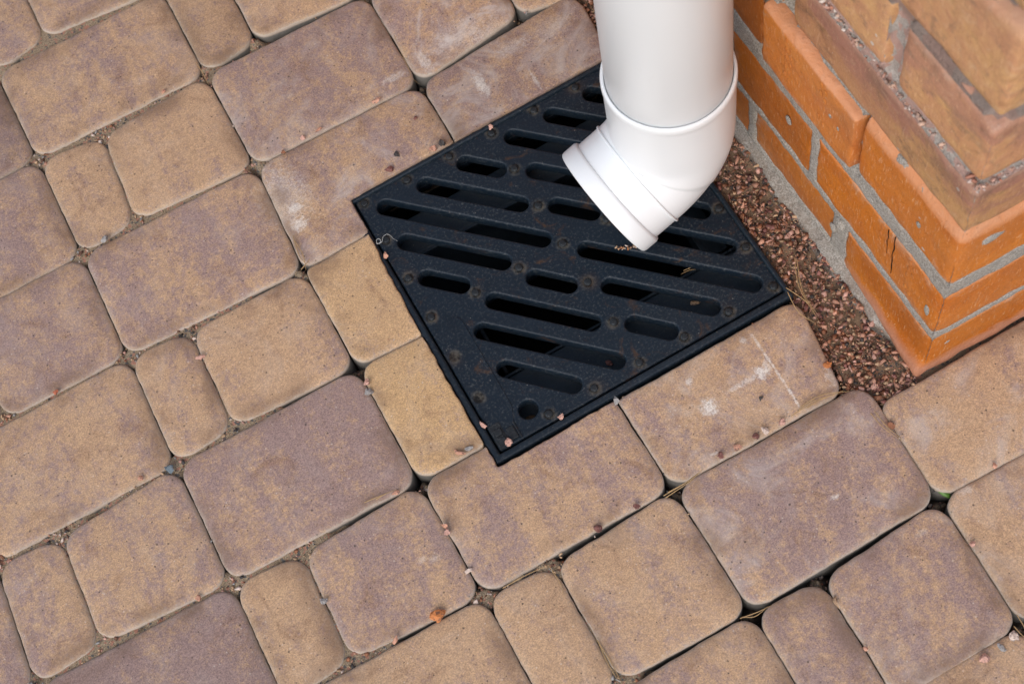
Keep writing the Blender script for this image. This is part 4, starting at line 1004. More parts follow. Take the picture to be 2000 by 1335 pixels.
# crumbs on top of the blocks, mostly beside the joints
items = []
for _ in range(260):
    k = rg.randrange(len(OUTL)); poly, vis = OUTL[k]
    if not vis: continue
    i = rg.randrange(len(poly)); p = Vector(poly[i]); c = Vector((sum(q[0] for q in poly) / len(poly), sum(q[1] for q in poly) / len(poly)))
    t = rg.random() ** 3 * .7 + .03
    q = p.lerp(c, t)
    if in_wall(q.x, q.y) or in_drain(q.x, q.y): continue
    items.append((q.x, q.y, -.0002, rg.uniform(.0003, .0008), PAL[rg.choice(['salmon', 'dark', 'pale', 'rust', 'wet'])]))
tag(stones('paver_crumbs', items), 'scattered tiny crumbs on top of the paving blocks', 'crumbs', kind='stuff')

def lone_stone(name, x, y, z, r, colname, label, cat, k):
    V, Fc = ST2[k % len(ST2)]
    if 'splinter' in label or 'long' in label or 'flake' in label: V = V * np.array([1.35, .7, .7])
    rg2 = random.Random(k * 7 + 1)
    W = (V @ rotm(rg2).T) * r * 1.38
    if z < -.04: z = -.0345; y -= .005
    o = from_py(name, W, [tuple(int(i) for i in f) for f in Fc], MT['chip'], smooth=False)
    lift = -W[:, 2].min() * .92
    o.location = (x, y, z + lift)
    c = PAL[colname]; o.color = (*[min(1, v * 1.05) for v in c], 1)
    tag(o, label, cat, 'loose stone chips')
    return o

# ------------------------------------------------------------------ drain basin with its frame
basin = empty('drain_basin', (G0.x, G0.y, 0), GA)
tag(basin, 'black plastic drain basin with a square rim let into the paving', 'drain basin')
def ring_sweep(profile, x0, x1, y0, y1):
    """profile (inset, z) swept round the square; returns verts, faces"""
    V = []; F = []; n = len(profile)
    for (sx, sy) in ((0, 0), (1, 0), (1, 1), (0, 1)):
        for (i, z) in profile:
            V.append((x0 + i if sx == 0 else x1 - i, y0 + i if sy == 0 else y1 - i, z))
    for c in range(4):
        d = (c + 1) % 4
        for k in range(n - 1):
            F.append((c * n + k, d * n + k, d * n + k + 1, c * n + k + 1))
    return V, F
# the rim is wider on the near sides than on the far ones
def rim_mesh(name, prof_fn):
    prof = prof_fn
    V = []; F = []; n = len(prof)
    wl, wr, wb, wt = 1.0, .66, 1.0, .70
    corners = ((0, 0), (1, 0), (1, 1), (0, 1))
    for (sx, sy) in corners:
        for (i, z) in prof:
            ix = i * (wr if sx else wl) ; iy = i * (wt if sy else wb)
            V.append((-.0005 + ix if sx == 0 else .3005 - ix, -.0015 + iy if sy == 0 else .2995 - iy, z))
    for c in range(4):
        d = (c + 1) % 4
        for k in range(n - 1):
            F.append((c * n + k, d * n + k, d * n + k + 1, c * n + k + 1))
    me = bpy.data.meshes.new(name); me.from_pydata(V, [], F); me.update()
    o = link_mesh(name, me, MT['frame'], basin, smooth=False)
    b = o.modifiers.new('bevel', 'BEVEL'); b.width = .0009; b.segments = 3; b.limit_method = 'ANGLE'; b.angle_limit = R(28)
    return o
rim_mesh('frame', [(0, -.075), (0, -.0050), (.0012, -.0032), (.0056, -.0030), (.0072, -.0046), (.0074, -.024), (.020, -.024), (.020, -.031), (.014, -.031)])
# inner walls of the box and the parts seen through the slots
bm = bmesh.new()
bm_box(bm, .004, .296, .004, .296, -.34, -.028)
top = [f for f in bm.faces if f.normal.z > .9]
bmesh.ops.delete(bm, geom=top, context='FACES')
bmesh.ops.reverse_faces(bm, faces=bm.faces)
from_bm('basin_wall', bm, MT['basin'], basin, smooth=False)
def ledge(name, x0, x1, y0, y1, z0, z1):
    bm = bmesh.new(); bm_box(bm, x0, x1, y0, y1, z0, z1, .002)
    return from_bm(name, bm, MT['ledge'], basin, smooth=False)
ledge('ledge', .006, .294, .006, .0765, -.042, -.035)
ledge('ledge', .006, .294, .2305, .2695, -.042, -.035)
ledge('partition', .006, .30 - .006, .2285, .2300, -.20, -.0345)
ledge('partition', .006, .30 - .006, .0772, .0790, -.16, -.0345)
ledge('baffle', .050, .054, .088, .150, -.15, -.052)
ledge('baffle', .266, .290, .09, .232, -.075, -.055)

# ------------------------------------------------------------------ grate
grate = empty('drain_grate', (G0.x, G0.y, -.0060), GA)
tag(grate, 'black cast iron drain grate with diagonal slots and rusty rivets', 'drain grate')
cu = bpy.data.curves.new('grate_outline', 'CURVE')
cu.dimensions = '2D'; cu.fill_mode = 'BOTH'; cu.resolution_u = 1
BV = .0020
cu.extrude = .0050; cu.bevel_depth = BV; cu.bevel_resolution = 3; cu.offset = -BV
def spl(pts):
    s = cu.splines.new('POLY'); s.points.add(len(pts) - 1)
    for p, q in zip(s.points, pts): p.co = (q[0], q[1], 0, 1)
    s.use_cyclic_u = True
S1 = .008; X1 = .2965; Y1 = .296
rc = .0025
body = []
for (cxx, cyy, a0) in ((X1 - rc, Y1 - rc, 0), (S1 + rc, Y1 - rc, 90), (S1 + rc, S1 + rc, 180), (X1 - rc, S1 + rc, 270)):
    for k in range(4):
        a = R(a0 + 30 * k); body.append((cxx + rc * math.cos(a), cyy + rc * math.sin(a)))
spl(body)
def slot(ax, ay, bx, by, r=.0078):
    a, b = Vector((ax, ay)) / 1000, Vector((bx, by)) / 1000
    d = (b - a).normalized(); t = math.atan2(d.y, d.x); pts = []
    for k in range(11):
        w = t + R(90) + math.pi * k / 10; pts.append((a.x + r * math.cos(w), a.y + r * math.sin(w)))
    for k in range(11):
        w = t - R(90) + math.pi * k / 10; pts.append((b.x + r * math.cos(w), b.y + r * math.sin(w)))
    spl(list(reversed(pts)))
for (x0, y0) in ((0, 0), (137.4, 0)):       # the two upper fields
    for s in ((30.7, 276), (73.5, 276), (116.3, 276)):
        slot(x0 + s[0], s[1], x0 + 139.8, s[1] + s[0] - 139.8)
    slot(x0 + 30.7, 233.2, x0 + 97.5, 166.4); slot(x0 + 30.2, 190.2, x0 + 54.2, 166.2)
x0 = 137.4
slot(x0 + 30.7, 136.8, x0 + 139.8, 27.7); slot(x0 + 73.5, 136.8, x0 + 139.8, 70.5); slot(x0 + 116.3, 136.8, x0 + 139.8, 113.3)
slot(x0 + 30.7, 94, x0 + 97, 27.7); slot(x0 + 30.2, 51, x0 + 53.4, 27.4)
slot(72, 137, 137, 71); slot(49, 116.5, 137, 28); slot(49, 74, 93, 28.5); slot(114.5, 137.5, 137.5, 114)
hole = [(.048 + .0088 * math.cos(-2 * math.pi * k / 24), .0295 + .0088 * math.sin(-2 * math.pi * k / 24)) for k in range(24)]
spl(hole)
co = bpy.data.objects.new('grate_curve', cu); COL.objects.link(co)
dg = bpy.context.evaluated_depsgraph_get()
me = bpy.data.meshes.new_from_object(co.evaluated_get(dg))
bpy.data.objects.remove(co, do_unlink=True); bpy.data.curves.remove(cu)
me.name = 'plate'
bm = bmesh.new(); bm.from_mesh(me)
bmesh.ops.remove_doubles(bm, verts=bm.verts, dist=.00002)
# subdivide long faces so the plate can dip slightly
zt = max(v.co.z for v in bm.verts)
for v in bm.verts:
    v.co.z -= zt
bmesh.ops.recalc_face_normals(bm, faces=bm.faces)
bm.to_mesh(me); bm.free()
me.materials.clear()
plate = link_mesh('plate', me, MT['grate'], grate, smooth=True)
me.polygons.foreach_set('use_smooth', [abs(p.normal.z) < .98 for p in me.polygons])
# under-ribs
for (a0, a1, b0, b1) in ((.150, .156, .012, .292), (.012, .292, .150, .156)):
    bm = bmesh.new(); bm_box(bm, a0, a1, b0, b1, -.030, -.0139, .001)
    from_bm('rib', bm, MT['grate'], grate, smooth=False)
# raised lock plate along the left edge
bm = bmesh.new()
pl = [(.0095, .135), (.0095, .0135), (.031, .0135), (.031, .024), (.0375, .040), (.0385, .134), (.0365, .1405), (.030, .1435), (.016, .139)]
vt = [bm.verts.new((x, y, .0007)) for x, y in pl]
ftop = bm.faces.new(vt)
ext = bmesh.ops.extrude_face_region(bm, geom=[ftop])
for e in ext['geom']:
    if isinstance(e, bmesh.types.BMVert): e.co.z -= .003
bmesh.ops.recalc_face_normals(bm, faces=bm.faces)
lp = from_bm('lock_plate', bm, MT['grate'], grate, smooth=False)
b = lp.modifiers.new('bevel', 'BEVEL'); b.width = .0006; b.segments = 2; b.limit_method = 'ANGLE'
# stepped latch at the near corner
bm = bmesh.new()
bm_box(bm, .0088, .0200, .0088, .0330, -.0020, .0012, .0008)
bm_box(bm, .0112, .0180, .0125, .0185, .0002, .0024, .0006)
bm_box(bm, .0112, .0180, .0205, .0265, .0002, .0030, .0006)
bm_box(bm, .0215, .0290, .0110, .0235, -.0010, .0022, .0010)
bm_box(bm, .0300, .0312, .0095, .0260, -.0010, .0016, .0003)
lt = from_bm('latch', bm, MT['stud'], grate, smooth=False)
# rivets
bm = bmesh.new()
prof = [(.0036, -.0012), (.0035, .0010), (.0033, .0016), (.0029, .0020), (.0018, .0022)]
sg = 16; prev = None; rings = []
for r_, z_ in prof:
    rings.append([bm.verts.new((r_ * math.cos(2 * math.pi * k / sg), r_ * math.sin(2 * math.pi * k / sg), z_)) for k in range(sg)])
for a, b_ in zip(rings, rings[1:]):
    for k in range(sg):
        bm.faces.new((a[k], a[(k + 1) % sg], b_[(k + 1) % sg], b_[k]))
bm.faces.new(rings[-1])
riv = from_bm('rivet', bm, MT['stud'], grate)
P_ = .0458; G_ = [.0157 + P_ * k for k in range(7)]
spots = [(G_[k], G_[6] - .0008) for k in range(7)] + [(G_[k], G_[3]) for k in range(7)] + [(G_[k], G_[0]) for k in range(1, 7)]
spots += [(G_[j], G_[k]) for j in (0, 3, 6) for k in (1, 2, 4, 5) if not (j == 0 and k < 3)]
for i, (x, y) in enumerate(spots):
    o = riv if i == 0 else riv.copy()
    if i: COL.objects.link(o)
    o.parent = grate; o.location = (x + random.uniform(-.0003, .0003), y + random.uniform(-.0003, .0003), 0)
    o.rotation_euler = (0, 0, random.uniform(0, 6))

# debris lodged in the basin
bm = bmesh.new()
def lump(bm, x, y, z, r, sx=1, sy=1, sz=.5, seed=0):
    q = bmesh.ops.create_icosphere(bm, subdivisions=3, radius=1)
    for v in q['verts']:
        d = 1 + .28 * noise.noise(v.co * 1.6 + Vector((seed, 0, 0))) + .16 * noise.noise(v.co * 4.3 + Vector((seed, 5, 0)))
        v.co = Vector((x + v.co.x * r * sx * d, y + v.co.y * r * sy * d, z + v.co.z * r * sz * d))
lump(bm, .044, .024, -.037, .013, 1.1, .8, .8, 3)
lump(bm, .266, .027, -.037, .012, 1.5, .7, .4, 6)
dl = from_bm('mud_clod', bm, MT['deadleaf'], None)
dl.location = (G0.x, G0.y, 0); dl.rotation_euler = (0, 0, GA)
tag(dl, 'brown mud and leaf litter lying on the basin ledge under the grate', 'litter', kind='stuff')
bm = bmesh.new()
pts = [(-.006, -.0035), (-.002, -.0055), (.004, -.004), (.0065, 0), (.004, .0045), (-.002, .005), (-.0062, .002)]
vt = [bm.verts.new((x, y, .001 * math.sin(x * 600))) for x, y in pts]; bm.faces.new(vt)
r_ = bmesh.ops.extrude_face_region(bm, geom=list(bm.faces))
for e in r_['geom']:
    if isinstance(e, bmesh.types.BMVert): e.co.z -= .0008
lf = from_bm('dead_leaf', bm, MT['needle'], None)
lf.location = (G0.x + .190, G0.y + .0225, -.0345)
tag(lf, 'curled tan dead leaf seen in the short slot near the lower frame edge', 'dead leaf')

# ------------------------------------------------------------------ downpipe
PX, PY = .5129, -.4745
RP = .0513
pipe = empty('downpipe', (PX, PY, 0))
tag(pipe, 'white plastic downpipe ending in an elbow above the drain grate', 'downpipe')
def lathe_path(stations, sg=96):
    """stations: (centre Vector, axis Vector, radius)"""
    V = []; F = []
    for c, a, r in stations:
        a = a.normalized(); side = Vector((-math.sin(PH), math.cos(PH), 0)); up = side.cross(a).normalized()
        for k in range(sg):
            t = 2 * math.pi * k / sg
            V.append(c + (side * math.cos(t) + up * math.sin(t)) * r)
    for s in range(len(stations) - 1):
        for k in range(sg):
            j = (k + 1) % sg
            F.append((s * sg + k, s * sg + j, (s + 1) * sg + j, (s + 1) * sg + k))
    return V, F
PH = R(184.6); BEND = R(71.0)
DN = Vector((0, 0, -1))
OUTD = Vector((math.sin(BEND) * math.cos(PH), math.sin(BEND) * math.sin(PH), -math.cos(BEND)))
HZ = Vector((math.cos(PH), math.sin(PH), 0))
ZI = .0840                                   # where the two axes meet
RB = .0555; TL = RB * math.tan(BEND / 2)
ZR = .2000                                   # socket rim
def vring(z, r): return (Vector((0, 0, z)), DN, r)
s = [vring(ZR - .030, .0519), vring(ZR - .004, .0519), vring(ZR - .0008, .0523), vring(ZR, .0531), vring(ZR - .0008, .0541), vring(ZR - .003, .0546), vring(ZR - .0075, .0546),
     vring(ZR - .0095, .0540), vring(ZR - .012, .0537), vring(ZR - .05, .0534)]
zb = ZI + TL
s += [vring(zb + .006, .0532), vring(zb, .0530)]
cb = Vector((0, 0, zb)) + HZ * RB            # centre of the bend
for k in range(1, 15):
    t = BEND * k / 14
    c = cb + (-HZ * math.cos(t) + DN * math.sin(t)) * RB
    a = DN * math.cos(t) + HZ * math.sin(t)
    if k < 8: s.append((c, a, .0530 - .0002 * k / 14))
    if k == 7: s.append((c + a * .0004, a, .0526)); s.append((c + a * .0010, a, .0522))
    if k > 7: s.append((c, a, .0522 - .0002 * k / 14))
A0 = Vector((0, 0, ZI))
def oring(L, r): return (A0 + OUTD * L, OUTD, r)
s += [oring(TL + .004, .0520), oring(.0665, .0520), oring(.0675, .0521)]
V, F = lathe_path(s)
elbow = from_py('elbow', V, F, MT['pvc'], pipe)
el_s = elbow.modifiers.new('solid', 'SOLIDIFY'); el_s.thickness = .0004; el_s.offset = -1
# thin moulded ridge round the outlet
V, F = lathe_path([oring(TL - .0004, .0515), oring(TL - .0002, .0534), oring(TL + .0002, .0539), oring(TL + .0014, .0539), oring(TL + .0018, .0534), oring(TL + .0021, .0515)])
from_py('ridge', V, F, MT['pvc'], elbow)
# outlet collar
LE = .0800
V, F = lathe_path([oring(.0625, .0518), oring(.0628, .0536), oring(.0636, .0549), oring(.0655, .0557), oring(LE - .003, .0557), oring(LE - .0012, .0552), oring(LE - .0003, .0543),
                   oring(LE, .0530), oring(LE - .0006, .0519), oring(LE - .003, .0512), oring(LE - .012, .0505), oring(.045, .0492), oring(.020, .0480)])
from_py('outlet_collar', V, F, MT['pvc'], elbow)
# straight pipe
V, F = lathe_path([vring(ZR - .055, RP - .001), vring(ZR - .053, RP), vring(.6, RP), vring(1.4, RP), vring(1.9, RP)])
from_py('pipe', V, F, MT['pvc'], pipe)
# small moulded dashes on the socket
bm = bmesh.new()
for (az, z, l) in ((292, .140, .007), (310, .150, .006), (330, .150, .005)):
    a = R(az); n_ = 5
    for k in range(n_):
        t = a + (k - 2) * l / n_ / .0532
        bmesh.ops.create_cube(bm, size=1, matrix=Matrix.Translation((.0533 * math.cos(t), .0533 * math.sin(t), z + .0006 * k)) @ Matrix.Rotation(t, 4, 'Z') @ Matrix.Diagonal((.0007, l / n_ * 1.15, .0008, 1)))
from_bm('moulding_dashes', bm, MT['pvc'], elbow, smooth=False)
# crumbs stuck below the pipe mouth
items = []
tip = Vector((.4475, -.5015, -.004))
for k in range(42):
    t = k / 42
    items.append((.4475 - .010 + .016 * t + rg.uniform(-.002, .002), -.4965 - .008 * t + rg.uniform(-.002, .002), -.0045 + rg.uniform(0, .0025), rg.uniform(.0006, .0016), PAL[rg.choice(['tan', 'pale', 'orange', 'tan', 'wet'])]))
tag(stones('mouth_litter', items), 'crumbly tan litter on the grate under the tip of the pipe mouth', 'litter', kind='stuff')

# ------------------------------------------------------------------ brick wall
wall = empty('brick_wall', (WC.x, WC.y, 0), WR)
tag(wall, 'corner of a brick wall, orange bricks below and dusty tan bricks above', 'brick wall')
SHEAR = .034
RECTS = []
def brick(x0, x1, y0, y1, z0, z1, age=0.0, light=1.0, pink=0.0, proud=0.0, foot=0.0, arris=.0012, ledge=0.0, vis=True, topwear=0.0, round_=.002):
    """a brick in wall space; faces x=x0 (left face) and y=y0 (right face) are the ones seen"""
    RECTS.append((x0, x1, y0, y1, z0, z1))
    bm = bmesh.new()
    lx, ly, lz = x1 - x0, y1 - y0, z1 - z0
    nxs, nys, nzs = (max(1, int(lx / .012)), max(1, int(ly / .010)), 7) if vis else (1, 1, 1)
    # six faces as grids through a subdivided cube
    bmesh.ops.create_cube(bm, size=1.0)
    for v in bm.verts: v.co = Vector((x0 + (v.co.x + .5) * lx, y0 + (v.co.y + .5) * ly, z0 + (v.co.z + .5) * lz))
    if vis:
        def cutter(axis, n, lo, ln):
            for k in range(1, n):
                co_ = Vector((0, 0, 0)); co_[axis] = lo + ln * k / n
                no_ = Vector((0, 0, 0)); no_[axis] = 1
                bmesh.ops.bisect_plane(bm, geom=list(bm.verts) + list(bm.edges) + list(bm.faces), plane_co=co_, plane_no=no_)
        # extra loops close to the arrises
        for ax, lo, ln, n in ((0, x0, lx, nxs), (1, y0, ly, nys), (2, z0, lz, nzs)):
            cutter(ax, n, lo, ln)
            for e in (arris * 1.1, arris * 3.2, ln - arris * 3.2, ln - arris * 1.1):
                co_ = Vector((0, 0, 0)); co_[ax] = lo + e; no_ = Vector((0, 0, 0)); no_[ax] = 1
                bmesh.ops.bisect_plane(bm, geom=list(bm.verts) + list(bm.edges) + list(bm.faces), plane_co=co_, plane_no=no_)
        if ledge:
            for e in (lz - ledge, lz - ledge * .5):
                bmesh.ops.bisect_plane(bm, geom=list(bm.verts) + list(bm.edges) + list(bm.faces), plane_co=Vector((0, 0, z0 + e)), plane_no=Vector((0, 0, 1)))
        if foot:
            for e in (.008, .016, .022):
                bmesh.ops.bisect_plane(bm, geom=list(bm.verts) + list(bm.edges) + list(bm.faces), plane_co=Vector((0, 0, z0 + e)), plane_no=Vector((0, 0, 1)))
    seed = Vector((x0 * 31 + z0 * 77, y0 * 13, z0 * 11))
    for v in bm.verts:
        p = v.co.copy()
        if not vis: continue
        # round the arrises
        q = Vector((min(max(p.x, x0 + arris * 2), x1 - arris * 2), min(max(p.y, y0 + arris * 2), y1 - arris * 2), min(max(p.z, z0 + arris * 2), z1 - arris * 2)))
        d = p - q
        if d.length > arris * 2:
            p = q + d.normalized() * arris * 2
        # rounder vertical corner
        if x0 == 0 and y0 == 0:
            rr = .006
            qx, qy = max(p.x, rr), max(p.y, rr)
            dd = Vector((p.x - qx, p.y - qy))
            if dd.length > rr: dd = dd.normalized() * rr; p.x, p.y = qx + dd.x, qy + dd.y
        # foot flare growing towards the corner
        if foot:
            t = max(0, 1 - (p.z - z0) / .020)
            g = max(0, 1 - p.y / .12)
            fx = foot * min(1, t * 1.5) * g
            if p.x < x0 + .02: p.x -= fx
            if p.y < y0 + .02: p.y -= foot * .35 * t * t
        if ledge:
            t = max(0, min(1, (p.z - (z1 - ledge)) / ledge))
            if p.x < x0 + .01: p.x += t * t * .0045
            if p.y < y0 + .01: p.y += t * t * .0045
        # chipped, wandering arrises and slightly uneven faces
        ez = min(p.z - z0, z1 - p.z); 
        w = noise.noise((p + seed) * 55) * .0009 + noise.noise((p + seed) * 190) * .0005
        rag = max(0, 1 - ez / .006)
        if p.x < x0 + .004: p.x += -w - proud * 0 + rag * max(0, noise.noise((p + seed) * 120)) * .003
        if p.y < y0 + .004: p.y += -w + rag * max(0, noise.noise((p + seed) * 120)) * .003
        p.z += (noise.noise((p + seed) * 45) * .0022 + noise.noise((p + seed) * 130) * .0012) * rag
        ey = y1 - p.y
        if ey < .004: p.y += noise.noise((p + seed) * 60) * .0022
        if y0 > .01 and p.y - y0 < .004: p.y += noise.noise((p + seed) * 60) * .0025
        if p.x < x0 + .03 or True: p.x -= proud
        v.co = p
    me = bpy.data.meshes.new('brick')
    bm.normal_update()
    zz = []; fo = []; eg = []
    for v in bm.verts:
        w = 0.0; ff = 0.0
        if vis:
            if ledge: w = max(w, min(1, max(0, (v.co.z - (z1 - ledge)) / (ledge * .35))))
            if foot: ff = min(1, max(0, (z0 + .0165 + .004 * noise.noise(v.co * 160) - v.co.z) / .003)) * max(0.0, min(1, (1.15 - v.co.y / .118) * 2))
            if topwear: w = max(w, topwear * max(0, min(1, (v.co.z - (z1 - .010)) / .008)))
            e = min(v.co.z - z0, z1 - v.co.z)
            w = max(w, .8 * max(0, 1 - e / .0026))
        zz.append(w); fo.append(ff); eg.append(max(0, 1 - min(v.co.z - z0, z1 - v.co.z, y1 - v.co.y if y1 - y0 > .05 else 9) / .013))
    cx_, cy_, cz_ = (x0 + x1) / 2, (y0 + y1) / 2, (z0 + z1) / 2
    for v in bm.verts: v.co.y -= SHEAR * v.co.x
    for v in bm.verts: v.co -= Vector((cx_, cy_, cz_))
    bm.to_mesh(me); bm.free()
    at = me.attributes.new('wear', 'FLOAT', 'POINT'); at.data.foreach_set('value', zz)
    at = me.attributes.new('foot', 'FLOAT', 'POINT'); at.data.foreach_set('value', fo)
    at = me.attributes.new('edge', 'FLOAT', 'POINT'); at.data.foreach_set('value', eg)
    o = link_mesh('brick', me, MT['brick'], wall, smooth=vis)
    o.location = (cx_, cy_, cz_)
    o.color = (age, light, pink, 1)
    return o

# course heights measured up from the ground
CZ = [(-.006, .0600), (.0710, .1430), (.1665, .2480), (.2488, .3120), (.3240, .3970), (.4110, .5020), (.5150, .590)]
b1 = brick(0, .12, 0, .120, -.0065, .0590, 0, .86, foot=.0105)
brick(.0015, .12, .140, .262, .004, .0590, .05, .88)
brick(.0015, .12, .272, .520, .002, .0590, .05, .85)
b2 = brick(0, .12, 0, .170, *CZ[1], .02, .98)
brick(.001, .12, .180, .300, CZ[1][0] - .004, CZ[1][1] - .003, 0, .82)
brick(.001, .12, .310, .555, CZ[1][0], CZ[1][1] - .002, 0, .8)
b3 = brick(0, .12, 0, .1195, *CZ[2], .05, 1.0, ledge=.014)
b3a = brick(0, .12, .1235, .2470, CZ[2][0], CZ[2][1] - .003, .18, 1.0, proud=.0055, ledge=.006)
brick(.001, .12, .2560, .500, CZ[2][0] + .001, CZ[2][1] - .006, .05, .72, ledge=.004)
b4 = brick(.0022, .12, .0022, .2190, *CZ[3], .92, .80, pink=.95, arris=.0022, topwear=.8)
brick(.0035, .12, .236, .470, *CZ[3], .9, .7, pink=.5)
b5 = brick(.002, .12, .002, .0960, *CZ[4], .95, 1.04, pink=.75, arris=.0025, topwear=.5)
brick(.002, .12, .1120, .2300, CZ[4][0], CZ[4][1] + .003, 1.0, 1.04, pink=.15, arris=.0025)
brick(.002, .12, .2420, .480, *CZ[4], 1.0, 1.0, pink=.3)
brick(.001, .12, .001, .2200, *CZ[5], 1.0, 1.05, pink=.12, arris=.0028, topwear=.4)
brick(.001, .12, .2320, .470, *CZ[5], 1.0, 1.05, pink=.2)
brick(.002, .12, .002, .1200, *CZ[6], 1.0, 1.05, pink=.1, arris=.0028)
brick(.002, .12, .1320, .380, *CZ[6], 1.0, 1.05, pink=.2)
# right face beyond the corner bricks
for i, (z0, z1) in enumerate(CZ):
    off = .0 if i % 2 else .0
    xs0 = .130
    k = 0
    while xs0 < .8:
        L = (.115 if (i + k) % 2 else .25)
        a_ = 0.05 if i < 3 else .95
        brick(xs0, xs0 + L, .0015, .12, z0, z1, a_, 1, pink=.3 if i > 2 else 0, vis=(xs0 < .2))
        xs0 += L + .010; k += 1
# left face further back and the courses above the picture
for i, (z0, z1) in enumerate(CZ):
    y = (.530, .565, .510, .480, .490, .480, .390)[i]
    while y < 1.2:
        brick(.001, .12, y, y + .25, z0, z1, 0.05 if i < 3 else .95, 1, vis=False); y += .26
z = .600; i = 0
while z < 1.55:
    for (ax, st_) in ((1, 0.0), (0, .13)):
        p = (.0 if i % 2 == 0 else -.125) + st_
        while p < (1.2 if ax else .8):
            a_, b_ = max(p, st_), p + .25
            if ax: brick(.001, .12, a_, b_, z, z + .066, .95, 1, vis=False)
            else: brick(max(a_, .13), b_, .001, .12, z, z + .066, .95, 1, vis=False)
            p += .26
    z += .077; i += 1

# mortar core
def mortar_grid(u0, u1, z0, z1, st_, fn):
    us = np.arange(u0, u1 + st_, st_); zs = np.arange(z0, z1 + st_, st_)
    V = []; F = []
    for a in us:
        for b in zs: V.append(fn(a, b))
    n = len(zs)
    for i in range(len(us) - 1):
        for j in range(n - 1): F.append((i * n + j, i * n + n + j, i * n + n + j + 1, i * n + j + 1))
    return V, F
def rec(a, b, face):
    nn = noise.noise(Vector((a * 60, b * 60, face * 9))) * .0010 + noise.noise(Vector((a * 210, b * 210, face * 9))) * .0006
    d = 9
    for (x0, x1, y0, y1, z0, z1) in (LR if face == 0 else RR):
        u0, u1 = (y0, y1) if face == 0 else (x0, x1)
        e = min(a - u0, u1 - a, b - z0, z1 - b)
        if e > 0: d = min(d, 0); inn = e; break
    if d == 0 and a < .014: return .0075
    if .2455 < b < .2515: return .0075
    if d == 0:
        return .0022 + min(.006, max(0, inn - .0012) * 3) + nn * .5
    base = .0003 if b < .2 else .0030
    if .31 < b < .33: base = .0062
    if b > .39: base = .0150
    if face == 0 and .215 < a < .24 and b > .24: base = .016
    if face == 0 and .098 < a < .112 and .318 < b < .40: base = .009
    if face == 0 and .247 < a < .256 and .16 < b < .25: base = .012
    if face == 0 and .118 < a < .125 and .16 < b < .25: base = .012
    return base + nn
LR = [r for r in RECTS if r[0] < .01 and r[4] < .62]
RR = [r for r in RECTS if r[2] < .01 and r[4] < .62]
u_all = lambda a, b: (rec(a, b, 0), max(a, rec(a, b, 1) if a < .004 else a), b)
V1, F1 = mortar_grid(-.0008, .50, -.03, .60, .0022, lambda a, b: (rec(a, b, 0), max(a, rec(a, b, 1)) if a < .020 else a, b))
V2, F2 = mortar_grid(-.0008, .20, -.03, .60, .0022, lambda a, b: (max(a, rec(a, b, 0)) if a < .020 else a, rec(a, b, 1), b))
n1 = len(V1)
V = V1 + V2; F = [f[::-1] for f in F1] + [tuple(i + n1 for i in f) for f in F2]
# core block behind, for everything else
k = len(V)
c8 = [(.006, .50, -.03), (.006, 1.2, -.03), (.006, 1.2, 1.56), (.006, .50, 1.56), (.20, .006, -.03), (.8, .006, -.03), (.8, .006, 1.56), (.20, .006, 1.56)]
V += c8; F += [(k, k + 3, k + 2, k + 1), (k + 4, k + 5, k + 6, k + 7)]
k = len(V)
V += [(.006, .006, .60), (.006, .50, .60), (.006, .50, 1.56), (.006, .006, 1.56), (.2, .006, .60), (.2, .006, 1.56), (.8, 1.2, -.03), (.8, 1.2, 1.56)]
F += [(k, k + 3, k + 2, k + 1), (k, k + 4, k + 5, k + 3)]
V = [(x, y - SHEAR * x, z) for x, y, z in V]
mo = from_py('mortar', V, F, MT['mortar'], wall)
# rough concrete footing strip under the left face
V = []; F = []; ny_ = 260; cols = 9
for i in range(ny_):
    y = .022 + i * .0035
    wdt = (.0120 + .004 * noise.noise(Vector((y * 22, 0, 4))) + .003 * noise.noise(Vector((y * 70, 0, 4)))) * min(1, (y + .012) / .07)
    if .10 < y < .16: wdt += .003
    for j in range(cols):
        t = j / (cols - 1)
        x = .004 - (wdt + .004) * t
        zz = (.0035 if .115 < y < .15 else .001) - .0055 * t - (.03 * max(0, t - .82) / .18 if t > .82 else 0)
        x += .0012 * noise.noise(Vector((x * 150, y * 150, 1))) ; zz += .0011 * noise.noise(Vector((x * 160, y * 160, 7)))
        V.append((x, y, zz))
for i in range(ny_ - 1):
    for j in range(cols - 1):
        F.append((i * cols + j, i * cols + j + 1, i * cols + cols + j + 1, i * cols + cols + j))
from_py('footing', V, F, MT['mortar'], wall)
# cement blobs left on the bricks
def blob(x, y, z, r, sx, sy, sz, seed, mat=None):
    bm = bmesh.new(); lump(bm, 0, 0, 0, r, sx, sy, sz, seed)
    o = from_bm('cement_blob', bm, mat or MT['mortar'], wall); o.location = (x, y, z)
    return o
blob(.030, .0000, .2205, .0085, 1.25, .32, .7, 1)
blob(.042, .0000, .2200, .0035, 1.25, .32, .7, 11)
blob(.0006, .1300, .0560, .0085, .45, .75, 1.0, 2)
blob(-.0005, .1370, .0380, .0060, .45, .8, 1.0, 21)
blob(-.0002, .2120, .1130, .0050, .22, .8, 1.0, 3)
blob(.0035, .0500, .2410, .0045, .4, 1.0, .6, 5)
blob(.0040, .0760, .2425, .0070, .4, 1.1, .7, 8)
blob(.0000, .0440, .1980, .0036, .22, .7, 1.0, 9)
blob(-.0052, .1420, .2040, .0024, .22, .7, 1.0, 10)
blob(-.0052, .1530, .2080, .0026, .22, .7, 1.0, 12)
blob(.0000, .0140, .0960, .0065, .16, .5, 1.2, 13)
blob(.0180, -.0005, .0360, .0030, 1, .22, .8, 14)
blob(.0050, .0110, .0280, .0024, .6, .6, .8, 15)
